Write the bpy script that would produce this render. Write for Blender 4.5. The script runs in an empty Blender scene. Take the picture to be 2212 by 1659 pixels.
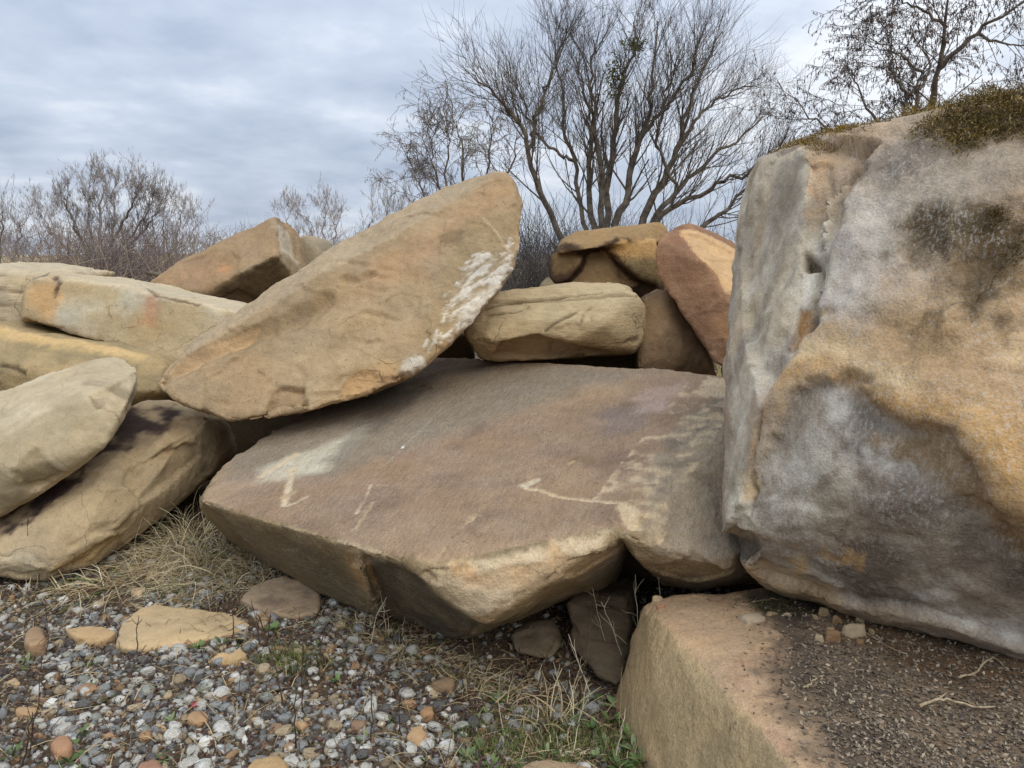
import bpy, bmesh, math, random
import numpy as np
from mathutils import Vector
from mathutils.bvhtree import BVHTree

# ------------------------------------------------------------------ camera, sky, sun, exposure
sc = bpy.context.scene
COL = sc.collection
W, H = 2212.0, 1659.0                 # survey frame in which the photograph was measured
FPX = 1662.0
PITCH = math.radians(9.21)
CAMZ = 1.5
cam_d = bpy.data.cameras.new('camera')
cam_d.sensor_width = 36.0
cam_d.lens = 36.0 * FPX / W
cam_d.clip_start = 0.05
cam_d.clip_end = 3000.0
cam = bpy.data.objects.new('camera', cam_d)
cam.location = (0, 0, CAMZ)
cam.rotation_euler = (math.pi / 2 - PITCH, 0, 0)
COL.objects.link(cam)
sc.camera = cam

SUN_EL, SUN_AZ = math.radians(46), math.radians(148)     # azimuth from +Y, clockwise
world = bpy.data.worlds.new('World')
sc.world = world
world.use_nodes = True
wn = world.node_tree
wn.nodes.clear()


def nd(tree, kind, **kw):
    n = tree.nodes.new(kind)
    for k, v in kw.items():
        if k.startswith('i_'):
            n.inputs[k[2:].replace('_', ' ')].default_value = v
        else:
            setattr(n, k, v)
    return n


def mth(tree, op, a, b=None, clamp=False):
    n = tree.nodes.new('ShaderNodeMath')
    n.operation = op
    n.use_clamp = clamp
    for i, s in enumerate((a, b)):
        if s is None:
            continue
        if isinstance(s, (int, float)):
            n.inputs[i].default_value = s
        else:
            tree.links.new(s, n.inputs[i])
    return n.outputs[0]


def build_sky():
    t = wn
    L = t.links.new
    sky = nd(t, 'ShaderNodeTexSky', sky_type='NISHITA', sun_disc=False)
    sky.sun_elevation = SUN_EL
    sky.sun_rotation = SUN_AZ
    bg_s = nd(t, 'ShaderNodeBackground')
    bg_s.inputs['Strength'].default_value = 0.08
    L(sky.outputs[0], bg_s.inputs['Color'])
    tc = nd(t, 'ShaderNodeTexCoord')
    sep = nd(t, 'ShaderNodeSeparateXYZ')
    L(tc.outputs['Generated'], sep.inputs[0])
    zc = mth(t, 'MAXIMUM', sep.outputs[2], 0.0)
    den = mth(t, 'ADD', zc, 0.24)
    u = mth(t, 'DIVIDE', sep.outputs[0], den)
    v = mth(t, 'DIVIDE', sep.outputs[1], den)
    cb = nd(t, 'ShaderNodeCombineXYZ')
    L(u, cb.inputs[0]); L(v, cb.inputs[1])
    mp = nd(t, 'ShaderNodeMapping')
    mp.inputs['Location'].default_value = (-4.6, 3.3, 0.0)
    mp.inputs['Rotation'].default_value = (0, 0, math.radians(-18))
    mp.inputs['Scale'].default_value = (1.15, 1.35, 1)
    L(cb.outputs[0], mp.inputs[0])
    n1 = nd(t, 'ShaderNodeTexNoise'); n1.inputs['Scale'].default_value = 0.62
    n1.inputs['Detail'].default_value = 6; n1.inputs['Roughness'].default_value = 0.5
    n1.inputs['Distortion'].default_value = 0.35
    L(mp.outputs[0], n1.inputs['Vector'])
    n2 = nd(t, 'ShaderNodeTexNoise'); n2.inputs['Scale'].default_value = 2.6
    n2.inputs['Detail'].default_value = 5; n2.inputs['Roughness'].default_value = 0.55
    L(mp.outputs[0], n2.inputs['Vector'])
    f = mth(t, 'ADD', mth(t, 'MULTIPLY', n1.outputs[0], 0.72), mth(t, 'MULTIPLY', n2.outputs[0], 0.28))
    ramp = nd(t, 'ShaderNodeValToRGB')
    cr = ramp.color_ramp
    cr.elements[0].position = 0.40; cr.elements[0].color = (0.39, 0.455, 0.585, 1)
    cr.elements[1].position = 0.60; cr.elements[1].color = (0.82, 0.86, 0.92, 1)
    e = cr.elements.new(0.50); e.color = (0.54, 0.61, 0.73, 1)
    L(f, ramp.inputs[0])
    # overcast: brighter towards the zenith
    g = mth(t, 'ADD', mth(t, 'MULTIPLY', zc, 1.05), 1.02)
    bg_c = nd(t, 'ShaderNodeBackground')
    L(ramp.outputs[0], bg_c.inputs['Color'])
    L(g, bg_c.inputs['Strength'])
    mix = nd(t, 'ShaderNodeMixShader'); mix.inputs[0].default_value = 0.92
    L(bg_s.outputs[0], mix.inputs[1]); L(bg_c.outputs[0], mix.inputs[2])
    out = nd(t, 'ShaderNodeOutputWorld')
    L(mix.outputs[0], out.inputs[0])


build_sky()
sun_d = bpy.data.lights.new('sun', 'SUN')
sun_d.energy = 1.5
sun_d.angle = math.radians(50)
sun_d.color = (1.0, 0.96, 0.90)
sun = bpy.data.objects.new('sun', sun_d)
sdir = Vector((math.sin(SUN_AZ) * math.cos(SUN_EL), math.cos(SUN_AZ) * math.cos(SUN_EL), math.sin(SUN_EL)))
sun.rotation_euler = sdir.to_track_quat('Z', 'Y').to_euler()
sun.location = sdir * 50
COL.objects.link(sun)
sc.view_settings.view_transform = 'Standard'
sc.view_settings.look = 'None'
sc.view_settings.exposure = 0.0
sc.view_settings.gamma = 1.0
sc.view_settings.use_curve_mapping = False
sc.cycles.use_denoising = True
sc.cycles.denoiser = 'OPENIMAGEDENOISE'
sc.cycles.denoising_input_passes = 'RGB_ALBEDO_NORMAL'
sc.cycles.denoising_prefilter = 'NONE'

# ------------------------------------------------------------------ helpers
rng = np.random.default_rng(7)
CP, SP = math.cos(PITCH), math.sin(PITCH)
ORI = np.array([0, 0, CAMZ])


def ray(x, y):
    cx, cy = (x - W / 2) / FPX, (H / 2 - y) / FPX
    return np.array([cx, CP + cy * SP, -SP + cy * CP])


def P(x, y, Y):
    """point on the line of sight through (x, y) of the survey, Y metres ahead"""
    d = ray(x, y)
    return ORI + d * (Y / d[1])


def plane(a, b, c):
    n = np.cross(b - a, c - a)
    n /= np.linalg.norm(n)
    return a, n


def on(pl, x, y):
    a, n = pl
    d = ray(x, y)
    return ORI + d * (np.dot(a - ORI, n) / np.dot(d, n))


def ground_pt(x, y, z=0.0):
    d = ray(x, y)
    return ORI + d * ((z - CAMZ) / d[2])


def lin(*c):
    c = np.array(c, float) / 255.0
    return np.where(c <= 0.04045, c / 12.92, ((c + 0.055) / 1.055) ** 2.4)


_r = np.random.default_rng(3)
_perm = np.tile(_r.permutation(256), 3).astype(np.int32)
_grad = _r.normal(size=(256, 3))
_grad = (_grad / np.linalg.norm(_grad, axis=1, keepdims=True)).astype(np.float32)


def perlin(p):
    p = np.asarray(p, np.float32)
    i = np.floor(p).astype(np.int32)
    f = p - i
    i &= 255
    u = f * f * f * (f * (f * 6 - 15) + 10)
    out = 0
    for dx in (0, 1):
        wx = u[:, 0] if dx else 1 - u[:, 0]
        a = _perm[i[:, 0] + dx]
        for dy in (0, 1):
            wy = u[:, 1] if dy else 1 - u[:, 1]
            b = _perm[a + i[:, 1] + dy]
            for dz in (0, 1):
                wz = u[:, 2] if dz else 1 - u[:, 2]
                g = _grad[_perm[b + i[:, 2] + dz]]
                dd = g[:, 0] * (f[:, 0] - dx) + g[:, 1] * (f[:, 1] - dy) + g[:, 2] * (f[:, 2] - dz)
                out = out + wx * wy * wz * dd
    return out * 1.6


def fbm(p, freq, octs=4, seed=0, gain=0.5):
    q = np.asarray(p, np.float32) * freq + np.float32(seed * 17.37 + 100)
    a, tot, o = 1.0, 0.0, 0
    for k in range(octs):
        o = o + a * perlin(q)
        tot += a
        q = q * 2.03 + 11.3
        a *= gain
    return o / tot


def worley(p, freq, seed=0):
    """F1 distance and the id hash of the nearest cell (the eight cells round the point)"""
    q = np.asarray(p, np.float32) * np.float32(freq) + np.float32(seed * 13.7 + 100)
    i = np.floor(q - 0.5).astype(np.int32)
    best = np.full(len(q), 9.0, np.float32)
    bid = np.zeros(len(q), np.int32)
    for dx in (0, 1):
        for dy in (0, 1):
            for dz in (0, 1):
                c = i + np.array([dx, dy, dz], np.int32)
                cc = c & 255
                h = _perm[_perm[_perm[cc[:, 0]] + cc[:, 1]] + cc[:, 2]]
                e = q - (c + np.float32(0.5)) - np.float32(0.42) * _grad[h]
                d = e[:, 0] ** 2 + e[:, 1] ** 2 + e[:, 2] ** 2
                closer = d < best
                bid = np.where(closer, h, bid)
                best = np.where(closer, d, best)
    return np.sqrt(best), None, bid


def sst(a, b, x):
    t = np.clip((x - a) / (b - a), 0, 1)
    return t * t * (3 - 2 * t)


def sd_poly(uv, poly):
    poly = np.asarray(poly)
    d = np.full(len(uv), 1e9)
    inside = np.zeros(len(uv), bool)
    n = len(poly)
    for k in range(n):
        a, b = poly[k], poly[(k + 1) % n]
        e = b - a
        w = uv - a
        t = np.clip((w @ e) / max(e @ e, 1e-12), 0, 1)
        d = np.minimum(d, ((w - t[:, None] * e) ** 2).sum(1))
        c1 = (a[1] <= uv[:, 1]) != (b[1] <= uv[:, 1])
        with np.errstate(divide='ignore', invalid='ignore'):
            xc = a[0] + (uv[:, 1] - a[1]) / (b[1] - a[1]) * e[0]
        inside ^= c1 & (uv[:, 0] < xc)
    return np.where(inside, -np.sqrt(d), np.sqrt(d))


def sd_line(uv, pts):
    pts = np.asarray(pts)
    d = np.full(len(uv), 1e9)
    for k in range(len(pts) - 1):
        a, b = pts[k], pts[k + 1]
        e = b - a
        w = uv - a
        t = np.clip((w @ e) / max(e @ e, 1e-12), 0, 1)
        d = np.minimum(d, ((w - t[:, None] * e) ** 2).sum(1))
    return np.sqrt(d)


def mesh_np(name, verts, faces, smooth=True):
    me = bpy.data.meshes.new(name)
    verts = np.asarray(verts, np.float32)
    faces = np.asarray(faces, np.int32)
    k = faces.shape[1]
    me.vertices.add(len(verts))
    me.vertices.foreach_set('co', verts.ravel())
    me.loops.add(faces.size)
    me.loops.foreach_set('vertex_index', faces.ravel())
    me.polygons.add(len(faces))
    me.polygons.foreach_set('loop_start', np.arange(0, faces.size, k, dtype=np.int32))
    me.polygons.foreach_set('loop_total', np.full(len(faces), k, np.int32))
    if smooth:
        me.polygons.foreach_set('use_smooth', np.ones(len(faces), bool))
    me.update(calc_edges=True)
    return me


def set_col(me, col, name='Col'):
    a = me.attributes.new(name, 'FLOAT_COLOR', 'POINT')
    c = np.ones((len(me.vertices), 4), np.float32)
    c[:, :3] = col
    a.data.foreach_set('color', c.ravel())


def tag(o, label=None, cat=None, group=None, kind=None):
    if label: o['label'] = label
    if cat: o['category'] = cat
    if group: o['group'] = group
    if kind: o['kind'] = kind
    return o


def link(name, me, mat=None, parent=None, loc=(0, 0, 0)):
    o = bpy.data.objects.new(name, me)
    COL.objects.link(o)
    if mat and not me.materials:
        me.materials.append(mat)
    o.location = loc
    if parent:
        o.parent = parent
    return o


# ------------------------------------------------------------------ materials
def principled(name, rough=0.9, spec=0.25):
    m = bpy.data.materials.new(name)
    m.use_nodes = True
    t = m.node_tree
    b = t.nodes['Principled BSDF']
    b.inputs['Roughness'].default_value = rough
    b.inputs['Specular IOR Level'].default_value = spec
    return m, t, b


def rock_material(name, stretch=(1, 1, 1), rot=(0, 0, 0), grain=0.22, streak=0.10, pit=0.0, speck=0.0, bump=1.0, crack=0.6):
    """colour from the stone's own attribute, broken up by procedural grain, streaks, pits and specks"""
    m, t, b = principled(name, 0.92, 0.18)
    L = t.links.new
    at = nd(t, 'ShaderNodeAttribute', attribute_name='Col')
    tc = nd(t, 'ShaderNodeTexCoord')
    m0 = nd(t, 'ShaderNodeMapping')
    m0.inputs['Rotation'].default_value = rot
    L(tc.outputs['Object'], m0.inputs[0])
    mp = nd(t, 'ShaderNodeMapping')
    mp.inputs['Scale'].default_value = stretch
    L(m0.outputs[0], mp.inputs[0])

    def noise(vec, scale, det=4, rough=0.6, dist=0.0):
        n = nd(t, 'ShaderNodeTexNoise')
        n.inputs['Scale'].default_value = scale
        n.inputs['Detail'].default_value = det
        n.inputs['Roughness'].default_value = rough
        n.inputs['Distortion'].default_value = dist
        L(vec, n.inputs['Vector'])
        return n.outputs[0]
    obj = tc.outputs['Object']
    g1 = noise(obj, 120, 2, 0.7)
    g2 = noise(mp.outputs[0], 28, 4, 0.65, 0.3)
    g3 = noise(obj, 7, 4, 0.6)
    f = mth(t, 'ADD', mth(t, 'MULTIPLY', mth(t, 'SUBTRACT', g1, 0.5), grain * 2.0),
            mth(t, 'MULTIPLY', mth(t, 'SUBTRACT', g2, 0.5), streak * 3.4))
    f = mth(t, 'ADD', f, mth(t, 'MULTIPLY', mth(t, 'SUBTRACT', g3, 0.5), 0.34))
    f = mth(t, 'ADD', f, 1.0)
    if pit:
        v = nd(t, 'ShaderNodeTexVoronoi'); v.inputs['Scale'].default_value = 26
        L(obj, v.inputs['Vector'])
        pm = mth(t, 'MULTIPLY', mth(t, 'SUBTRACT', 0.22, v.outputs['Distance'], True), 4.0 * pit)
        pm = mth(t, 'MULTIPLY', pm, mth(t, 'GREATER_THAN', g3, 0.52))
        f = mth(t, 'SUBTRACT', f, pm)
    # hairline cracks filled with dirt
    wv = nd(t, 'ShaderNodeTexNoise'); wv.inputs['Scale'].default_value = 3.2; wv.inputs['Detail'].default_value = 3
    L(obj, wv.inputs['Vector'])
    sc_ = nd(t, 'ShaderNodeVectorMath', operation='SCALE'); sc_.inputs['Scale'].default_value = 0.42
    L(wv.outputs['Color'], sc_.inputs[0])
    ad = nd(t, 'ShaderNodeVectorMath', operation='ADD')
    L(obj, ad.inputs[0]); L(sc_.outputs[0], ad.inputs[1])
    vc = nd(t, 'ShaderNodeTexVoronoi', feature='DISTANCE_TO_EDGE'); vc.inputs['Scale'].default_value = 2.1
    L(ad.outputs[0], vc.inputs['Vector'])
    ln = mth(t, 'SUBTRACT', 1.0, mth(t, 'MULTIPLY', vc.outputs['Distance'], 110.0), True)
    ln = mth(t, 'MULTIPLY', ln, mth(t, 'MULTIPLY', mth(t, 'SUBTRACT', noise(obj, 1.7, 2, 0.6), 0.52, True), 9.0, True))
    ln = mth(t, 'MULTIPLY', ln, crack)
    f = mth(t, 'MULTIPLY', f, mth(t, 'SUBTRACT', 1.0, ln))
    mul = nd(t, 'ShaderNodeVectorMath', operation='SCALE')
    L(at.outputs['Color'], mul.inputs[0]); L(f, mul.inputs['Scale'])
    # slight drift between warm and grey
    drift = nd(t, 'ShaderNodeMix', data_type='RGBA', blend_type='MULTIPLY')
    hue = noise(obj, 3.1, 2, 0.6)
    rp = nd(t, 'ShaderNodeValToRGB')
    rp.color_ramp.elements[0].position = 0.35; rp.color_ramp.elements[0].color = (1.0, 1.0, 1.0, 1)
    rp.color_ramp.elements[1].position = 0.65; rp.color_ramp.elements[1].color = (1.03, 1.0, 0.93, 1)
    L(hue, rp.inputs[0])
    drift.inputs[0].default_value = 1.0
    L(mul.outputs[0], drift.inputs[6]); L(rp.outputs[0], drift.inputs[7])
    col = drift.outputs[2]
    if speck:
        ns = noise(mp.outputs[0], 95, 3, 0.8)
        nk = noise(mp.outputs[0], 60, 4, 0.8)
        na = noise(obj, 4, 4, 0.65)
        dk = mth(t, 'MULTIPLY', mth(t, 'SUBTRACT', nk, 0.52, True), 6.0, True)
        dk = mth(t, 'MULTIPLY', dk, mth(t, 'MULTIPLY', mth(t, 'SUBTRACT', 0.62, na, True), 4.0, True))
        dm = nd(t, 'ShaderNodeMix', data_type='RGBA')
        L(mth(t, 'MULTIPLY', dk, speck * 0.8), dm.inputs[0]); L(col, dm.inputs[6])
        dm.inputs[7].default_value = (*lin(86, 76, 66), 1)
        col = dm.outputs[2]
        th = mth(t, 'MULTIPLY', mth(t, 'SUBTRACT', ns, 0.50, True), 8.0, True)
        th = mth(t, 'MULTIPLY', th, mth(t, 'MULTIPLY', mth(t, 'SUBTRACT', na, 0.36, True), 5.0, True))
        th = mth(t, 'MULTIPLY', th, speck)
        mx = nd(t, 'ShaderNodeMix', data_type='RGBA')
        L(th, mx.inputs[0]); L(col, mx.inputs[6])
        mx.inputs[7].default_value = (*lin(205, 200, 190), 1)
        col = mx.outputs[2]
    L(col, b.inputs['Base Color'])
    bp1 = nd(t, 'ShaderNodeBump'); bp1.inputs['Strength'].default_value = min(1.0, 0.75 * bump)
    bp1.inputs['Distance'].default_value = 0.012
    hsum = mth(t, 'ADD', mth(t, 'MULTIPLY', g2, 0.8), mth(t, 'MULTIPLY', g1, 0.35))
    hsum = mth(t, 'ADD', hsum, mth(t, 'MULTIPLY', noise(obj, 17, 5, 0.72, 0.3), 0.75))
    L(hsum, bp1.inputs['Height'])
    L(bp1.outputs[0], b.inputs['Normal'])
    return m


def attr_material(name, rough=0.85, spec=0.25, var=0.25, scale=40, bump=0.3, dist=0.004, rand=0.0, trans=0.0):
    m, t, b = principled(name, rough, spec)
    L = t.links.new
    at = nd(t, 'ShaderNodeAttribute', attribute_name='Col')
    tc = nd(t, 'ShaderNodeTexCoord')
    n = nd(t, 'ShaderNodeTexNoise'); n.inputs['Scale'].default_value = scale; n.inputs['Detail'].default_value = 2.5
    L(tc.outputs['Object'], n.inputs['Vector'])
    f = mth(t, 'ADD', mth(t, 'MULTIPLY', mth(t, 'SUBTRACT', n.outputs[0], 0.5), var * 3), 1.0)
    if rand:
        oi = nd(t, 'ShaderNodeObjectInfo')
        f = mth(t, 'MULTIPLY', f, mth(t, 'ADD', mth(t, 'MULTIPLY', oi.outputs['Random'], rand), 1 - rand / 2))
    mul = nd(t, 'ShaderNodeVectorMath', operation='SCALE')
    L(at.outputs['Color'], mul.inputs[0]); L(f, mul.inputs['Scale'])
    L(mul.outputs[0], b.inputs['Base Color'])
    if bump:
        bp = nd(t, 'ShaderNodeBump'); bp.inputs['Strength'].default_value = bump; bp.inputs['Distance'].default_value = dist
        L(n.outputs[0], bp.inputs['Height']); L(bp.outputs[0], b.inputs['Normal'])
    return m


def flat_material(name, rgb, rough=0.85, var=0.25, scale=30, rand=0.0, spec=0.2, rgb2=None):
    m, t, b = principled(name, rough, spec)
    L = t.links.new
    tc = nd(t, 'ShaderNodeTexCoord')
    n = nd(t, 'ShaderNodeTexNoise'); n.inputs['Scale'].default_value = scale; n.inputs['Detail'].default_value = 2.5
    L(tc.outputs['Object'], n.inputs['Vector'])
    rp = nd(t, 'ShaderNodeValToRGB')
    c = np.array(rgb)
    lo, hi = c * (1 - var), (np.array(rgb2) if rgb2 is not None else np.minimum(c * (1 + var), 1))
    rp.color_ramp.elements[0].position = 0.32; rp.color_ramp.elements[0].color = (*lo, 1)
    rp.color_ramp.elements[1].position = 0.68; rp.color_ramp.elements[1].color = (*hi, 1)
    L(n.outputs[0], rp.inputs[0])
    col = rp.outputs[0]
    if rand:
        oi = nd(t, 'ShaderNodeObjectInfo')
        s = mth(t, 'ADD', mth(t, 'MULTIPLY', oi.outputs['Random'], rand), 1 - rand / 2)
        mul = nd(t, 'ShaderNodeVectorMath', operation='SCALE')
        L(col, mul.inputs[0]); L(s, mul.inputs['Scale'])
        col = mul.outputs[0]
    L(col, b.inputs['Base Color'])
    bp = nd(t, 'ShaderNodeBump'); bp.inputs['Strength'].default_value = 0.3; bp.inputs['Distance'].default_value = 0.003
    L(n.outputs[0], bp.inputs['Height']); L(bp.outputs[0], b.inputs['Normal'])
    return m


# ------------------------------------------------------------------ boulder builder
def hull_bm(pts):
    bm = bmesh.new()
    vs = [bm.verts.new(tuple(map(float, p))) for p in pts]
    r = bmesh.ops.convex_hull(bm, input=vs)
    bmesh.ops.delete(bm, geom=list({g for k in ('geom_interior', 'geom_unused') for g in r[k] if isinstance(g, bmesh.types.BMVert)}), context='VERTS')
    bmesh.ops.recalc_face_normals(bm, faces=bm.faces)
    return bm


def hull_obj(pts, chips=0.0, seed=0):
    """convex block; chips > 0 knocks flat facets off its sharp edges (depth in metres)"""
    bm = hull_bm(pts)
    if chips:
        rr = random.Random(seed)
        planes = []
        for e in bm.edges:
            if len(e.link_faces) != 2 or e.calc_length() < 0.10:
                continue
            n1, n2 = e.link_faces[0].normal, e.link_faces[1].normal
            if n1.angle(n2, 0) < math.radians(28):
                continue
            a, b = e.verts[0].co.copy(), e.verts[1].co.copy()
            ax = (b - a).normalized()
            for _ in range(1 + (e.calc_length() > 0.35) + (e.calc_length() > 0.8)):
                w = rr.uniform(0.25, 0.75)
                no = (n1 * w + n2 * (1 - w)).normalized() + ax * rr.uniform(-0.22, 0.22)
                no.normalize()
                co = a.lerp(b, rr.uniform(0.1, 0.9)) - no * chips * rr.uniform(0.15, 1.0)
                if max((v.co - co).dot(no) for v in bm.verts) < chips * 1.9:
                    planes.append((co, no))
        for co, no in planes:
            bmesh.ops.bisect_plane(bm, geom=list(bm.verts) + list(bm.edges) + list(bm.faces), plane_co=co, plane_no=no, clear_outer=True)
        pts2 = [v.co[:] for v in bm.verts]
        bm.free()
        bm = hull_bm(pts2)
    me = bpy.data.meshes.new('tmp'); bm.to_mesh(me); bm.free()
    o = bpy.data.objects.new('tmp', me); COL.objects.link(o)
    return o


def solid(adds, cuts, vox, chips=0.0, seed=0):
    objs = [hull_obj(p, chips, seed + 9 * k) for k, p in enumerate(adds)]
    cobs = [hull_obj(p) for p in cuts]
    base = objs[0]
    for o in objs[1:]:
        md = base.modifiers.new('u', 'BOOLEAN'); md.operation = 'UNION'; md.object = o; md.solver = 'EXACT'
    for o in cobs:
        md = base.modifiers.new('c', 'BOOLEAN'); md.operation = 'DIFFERENCE'; md.object = o; md.solver = 'EXACT'
    md = base.modifiers.new('r', 'REMESH'); md.mode = 'VOXEL'; md.voxel_size = vox; md.use_smooth_shade = True
    dg = bpy.context.evaluated_depsgraph_get()
    ev = base.evaluated_get(dg)
    me = ev.to_mesh()
    V = np.empty(len(me.vertices) * 3, np.float32); me.vertices.foreach_get('co', V)
    F = np.empty(len(me.polygons) * 4, np.int32); me.loops.foreach_get('vertex_index', F)
    ev.to_mesh_clear()
    for o in objs + cobs:
        m = o.data; bpy.data.objects.remove(o); bpy.data.meshes.remove(m)
    return V.reshape(-1, 3).astype(np.float64), F.reshape(-1, 4)


def edges_of(F):
    e = np.concatenate([F[:, [0, 1]], F[:, [1, 2]], F[:, [2, 3]], F[:, [3, 0]]])
    e.sort(axis=1)
    k = np.unique(e[:, 0].astype(np.int64) * (e.max() + 1) + e[:, 1])
    m = e.max() + 1
    return np.stack([k // m, k % m], 1)


def smooth(V, E, it, lam=0.5):
    n = len(V)
    deg = np.bincount(E.ravel(), minlength=n).astype(float)
    deg[deg == 0] = 1
    for _ in range(it):
        s = np.stack([np.bincount(E[:, 0], V[E[:, 1], k], n) + np.bincount(E[:, 1], V[E[:, 0], k], n) for k in range(V.shape[1])], 1)
        V = V + lam * (s / deg[:, None] - V)
    return V


def normals(V, F):
    a = np.cross(V[F[:, 2]] - V[F[:, 0]], V[F[:, 3]] - V[F[:, 1]])
    N = np.stack([sum(np.bincount(F[:, j], a[:, k], len(V)) for j in range(4)) for k in range(3)], 1)
    return N / np.maximum(np.linalg.norm(N, axis=1, keepdims=True), 1e-12)


class Rock:
    def __init__(self, adds, cuts=(), vox=0.014, sm=3, seed=1, big=0.025, mid=0.010, chip=0.012, chipf=5.0, edge=0.02, bed=None, fine=0.002, bigf=1.6, spall=0.008, spf=3.4, rough=0.005, facet=0.015):
        self.seed = seed
        self.sat = 0.76
        self.con, self.lum = 1.18, 0.88
        edge, spall = edge * 1.35, spall * 1.45
        self.cache = {}
        V, F = solid(adds, cuts, vox, facet, seed)
        for t_ in range(1, 7):                      # a failed cut comes back empty: try other chips, then none
            if len(F):
                break
            V, F = solid(adds, cuts, vox if t_ < 6 else vox * 0.6, facet * (0.8 if t_ < 4 else 0.0), seed + 31 * t_)
        E = edges_of(F)
        V = smooth(V, E, max(1, sm - 1))
        N = normals(V, F)
        N = smooth(N, E, 3)
        N /= np.maximum(np.linalg.norm(N, axis=1, keepdims=True), 1e-9)
        S = smooth(V, E, 14)
        cv = ((V - S) * N).sum(1) / vox          # convex edges positive
        self.conv = np.clip(cv * 0.8, -1, 1)
        w = V + 0.05 * np.stack([fbm(V, 4, 2, seed + k) for k in range(3)], 1)
        d = big * fbm(V, bigf, 3, seed) + mid * fbm(V, 6, 4, seed + 1) + fine * fbm(V, 30, 2, seed + 5)
        f1, f2, _ = worley(w, chipf, seed)
        scoop = np.minimum(f1, 1) ** 2 - 0.35
        area = sst(-0.1, 0.35, fbm(V, 1.8, 2, seed + 2))
        d += chip * scoop * area
        em = np.clip(self.conv, 0, 1)
        g1, g2, _ = worley(w, chipf * 2.1, seed + 4)
        broken = sst(-0.25, 0.3, fbm(V, 4.5, 3, seed + 3))
        d -= edge * 0.6 * em * sst(0.25, 0.32, broken) * (1.25 - np.minimum(g1, 1))
        w2 = V * 1.0 + 0.11 * np.stack([fbm(V, 3.2, 4, seed + 40 + k) for k in range(3)], 1)
        h1, h2, hid = worley(w2, spf, seed + 6)
        jump = (_perm[(hid * 7 + seed) & 255] / 255.0 - 0.5)
        k1, k2, kid = worley(w2 + 0.02 * fbm(V, 14, 2, seed)[:, None], spf * 2.7, seed + 7)
        jump2 = (_perm[(kid * 5 + seed) & 255] / 255.0 - 0.5)
        m2 = sst(-0.15, 0.25, fbm(V, 1.9, 3, seed + 41))
        d += spall * jump * (0.35 + 0.65 * m2) + spall * 0.55 * jump2 * sst(0.0, 0.3, fbm(V, 2.7, 3, seed + 42))
        S2 = smooth(S, E, 13, 0.95)
        cv2 = np.clip(((V - S2) * N).sum(1) / (vox * 3.5), 0, 1)
        d -= edge * 1.3 * cv2 * (sst(0.0, 0.02, jump2 - 0.05) * (0.5 + jump2 * 1.6)) * sst(-0.35, 0.2, fbm(V, 2.5, 2, seed + 46))
        self.fresh = cv2 * sst(0.0, 0.02, jump2 - 0.02)
        rg = 1 - 2 * np.abs(fbm(V, 11, 3, seed + 43))
        d += rough * (rg - 0.6) * sst(-0.3, 0.3, fbm(V, 1.5, 2, seed + 44)) + rough * 0.5 * fbm(V, 24, 3, seed + 45)
        if bed is not None:
            bdir, period, amp, where = bed
            bdir = np.array(bdir, float); bdir /= np.linalg.norm(bdir)
            s = (V @ bdir) / period + 0.35 * fbm(V, 1.3, 3, seed + 8)
            fr = s - np.floor(s)
            h = perlin(np.stack([np.floor(s) * 7.7, fbm(V, 2.0, 2, seed + 9) * 3, np.zeros(len(s))], 1).astype(np.float32))
            crack = np.exp(-((fr - 0.5) / 0.09) ** 2) * sst(-0.05, 0.25, fbm(V, 2.2, 2, seed + 7))
            m = 1.0 if where is None else where(V, N)
            d += m * (amp * 0.6 * h - amp * crack)
            self.crack = crack * m
        else:
            self.crack = np.zeros(len(V))
        self.V0, self.V, self.N, self.F, self.E, self.d = V, V, N, F, E, d
        self.bvh = BVHTree.FromPolygons(V.tolist(), F.tolist())
        self.col = np.zeros((len(V), 3))

    def cfb(self, f, o, s, gain=0.5):
        key = (round(f, 3), o, s)
        if key not in self.cache:
            self.cache[key] = fbm(self.V0, f, o, self.seed + s, gain)
        return self.cache[key]

    # masks over the stone's surface -----------------------------------------
    def _frame(self, pts):
        hits = []
        for x, y in pts:
            d = Vector(ray(x, y)).normalized()
            h = self.bvh.ray_cast(Vector(ORI), d)
            if h[0] is not None:
                hits.append(np.array(h[0]))
        if len(hits) < 3:
            x, y = np.mean(pts, axis=0)
            hits = []
            for dx, dy in ((0, 0), (14, 0), (0, 14), (-14, 0), (0, -14)):
                h = self.bvh.ray_cast(Vector(ORI), Vector(ray(x + dx, y + dy)).normalized())
                if h[0] is not None:
                    hits.append(np.array(h[0]))
        hits = np.array(hits)
        c = hits.mean(0)
        if len(hits) >= 3:
            n = np.linalg.svd(hits - c)[2][2]
        else:
            n = np.array([0, -1.0, 0])
        if abs(n @ (c - ORI)) / np.linalg.norm(c - ORI) < 0.12:      # nearly edge-on: use mean surface normal
            i = self.bvh.find_nearest(Vector(c))[1]
            n = np.array(i)
        if n @ (ORI - c) < 0:
            n = -n
        u = np.cross(n, [0, 0, 1.0]); u /= np.linalg.norm(u)
        v = np.cross(n, u)
        q = np.array([on((c, n), x, y) for x, y in pts])
        poly = np.stack([(q - c) @ u, (q - c) @ v], 1)
        rel = self.V0 - c
        uv = np.stack([rel @ u, rel @ v], 1)
        return uv, poly, rel @ n, n

    def region(self, pts, soft=0.02, warp=0.03, wf=9.0, tol=0.35, face=0.05):
        uv, poly, h, n = self._frame(pts)
        s = sd_poly(uv, poly) + warp * self.cfb(wf, 4, 20) + warp * 0.8 * self.cfb(wf * 3.7, 3, 25, 0.7)
        return sst(soft, -soft, s) * (np.abs(h) < tol) * sst(face - 0.15, face + 0.1, self.N @ n)

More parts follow.
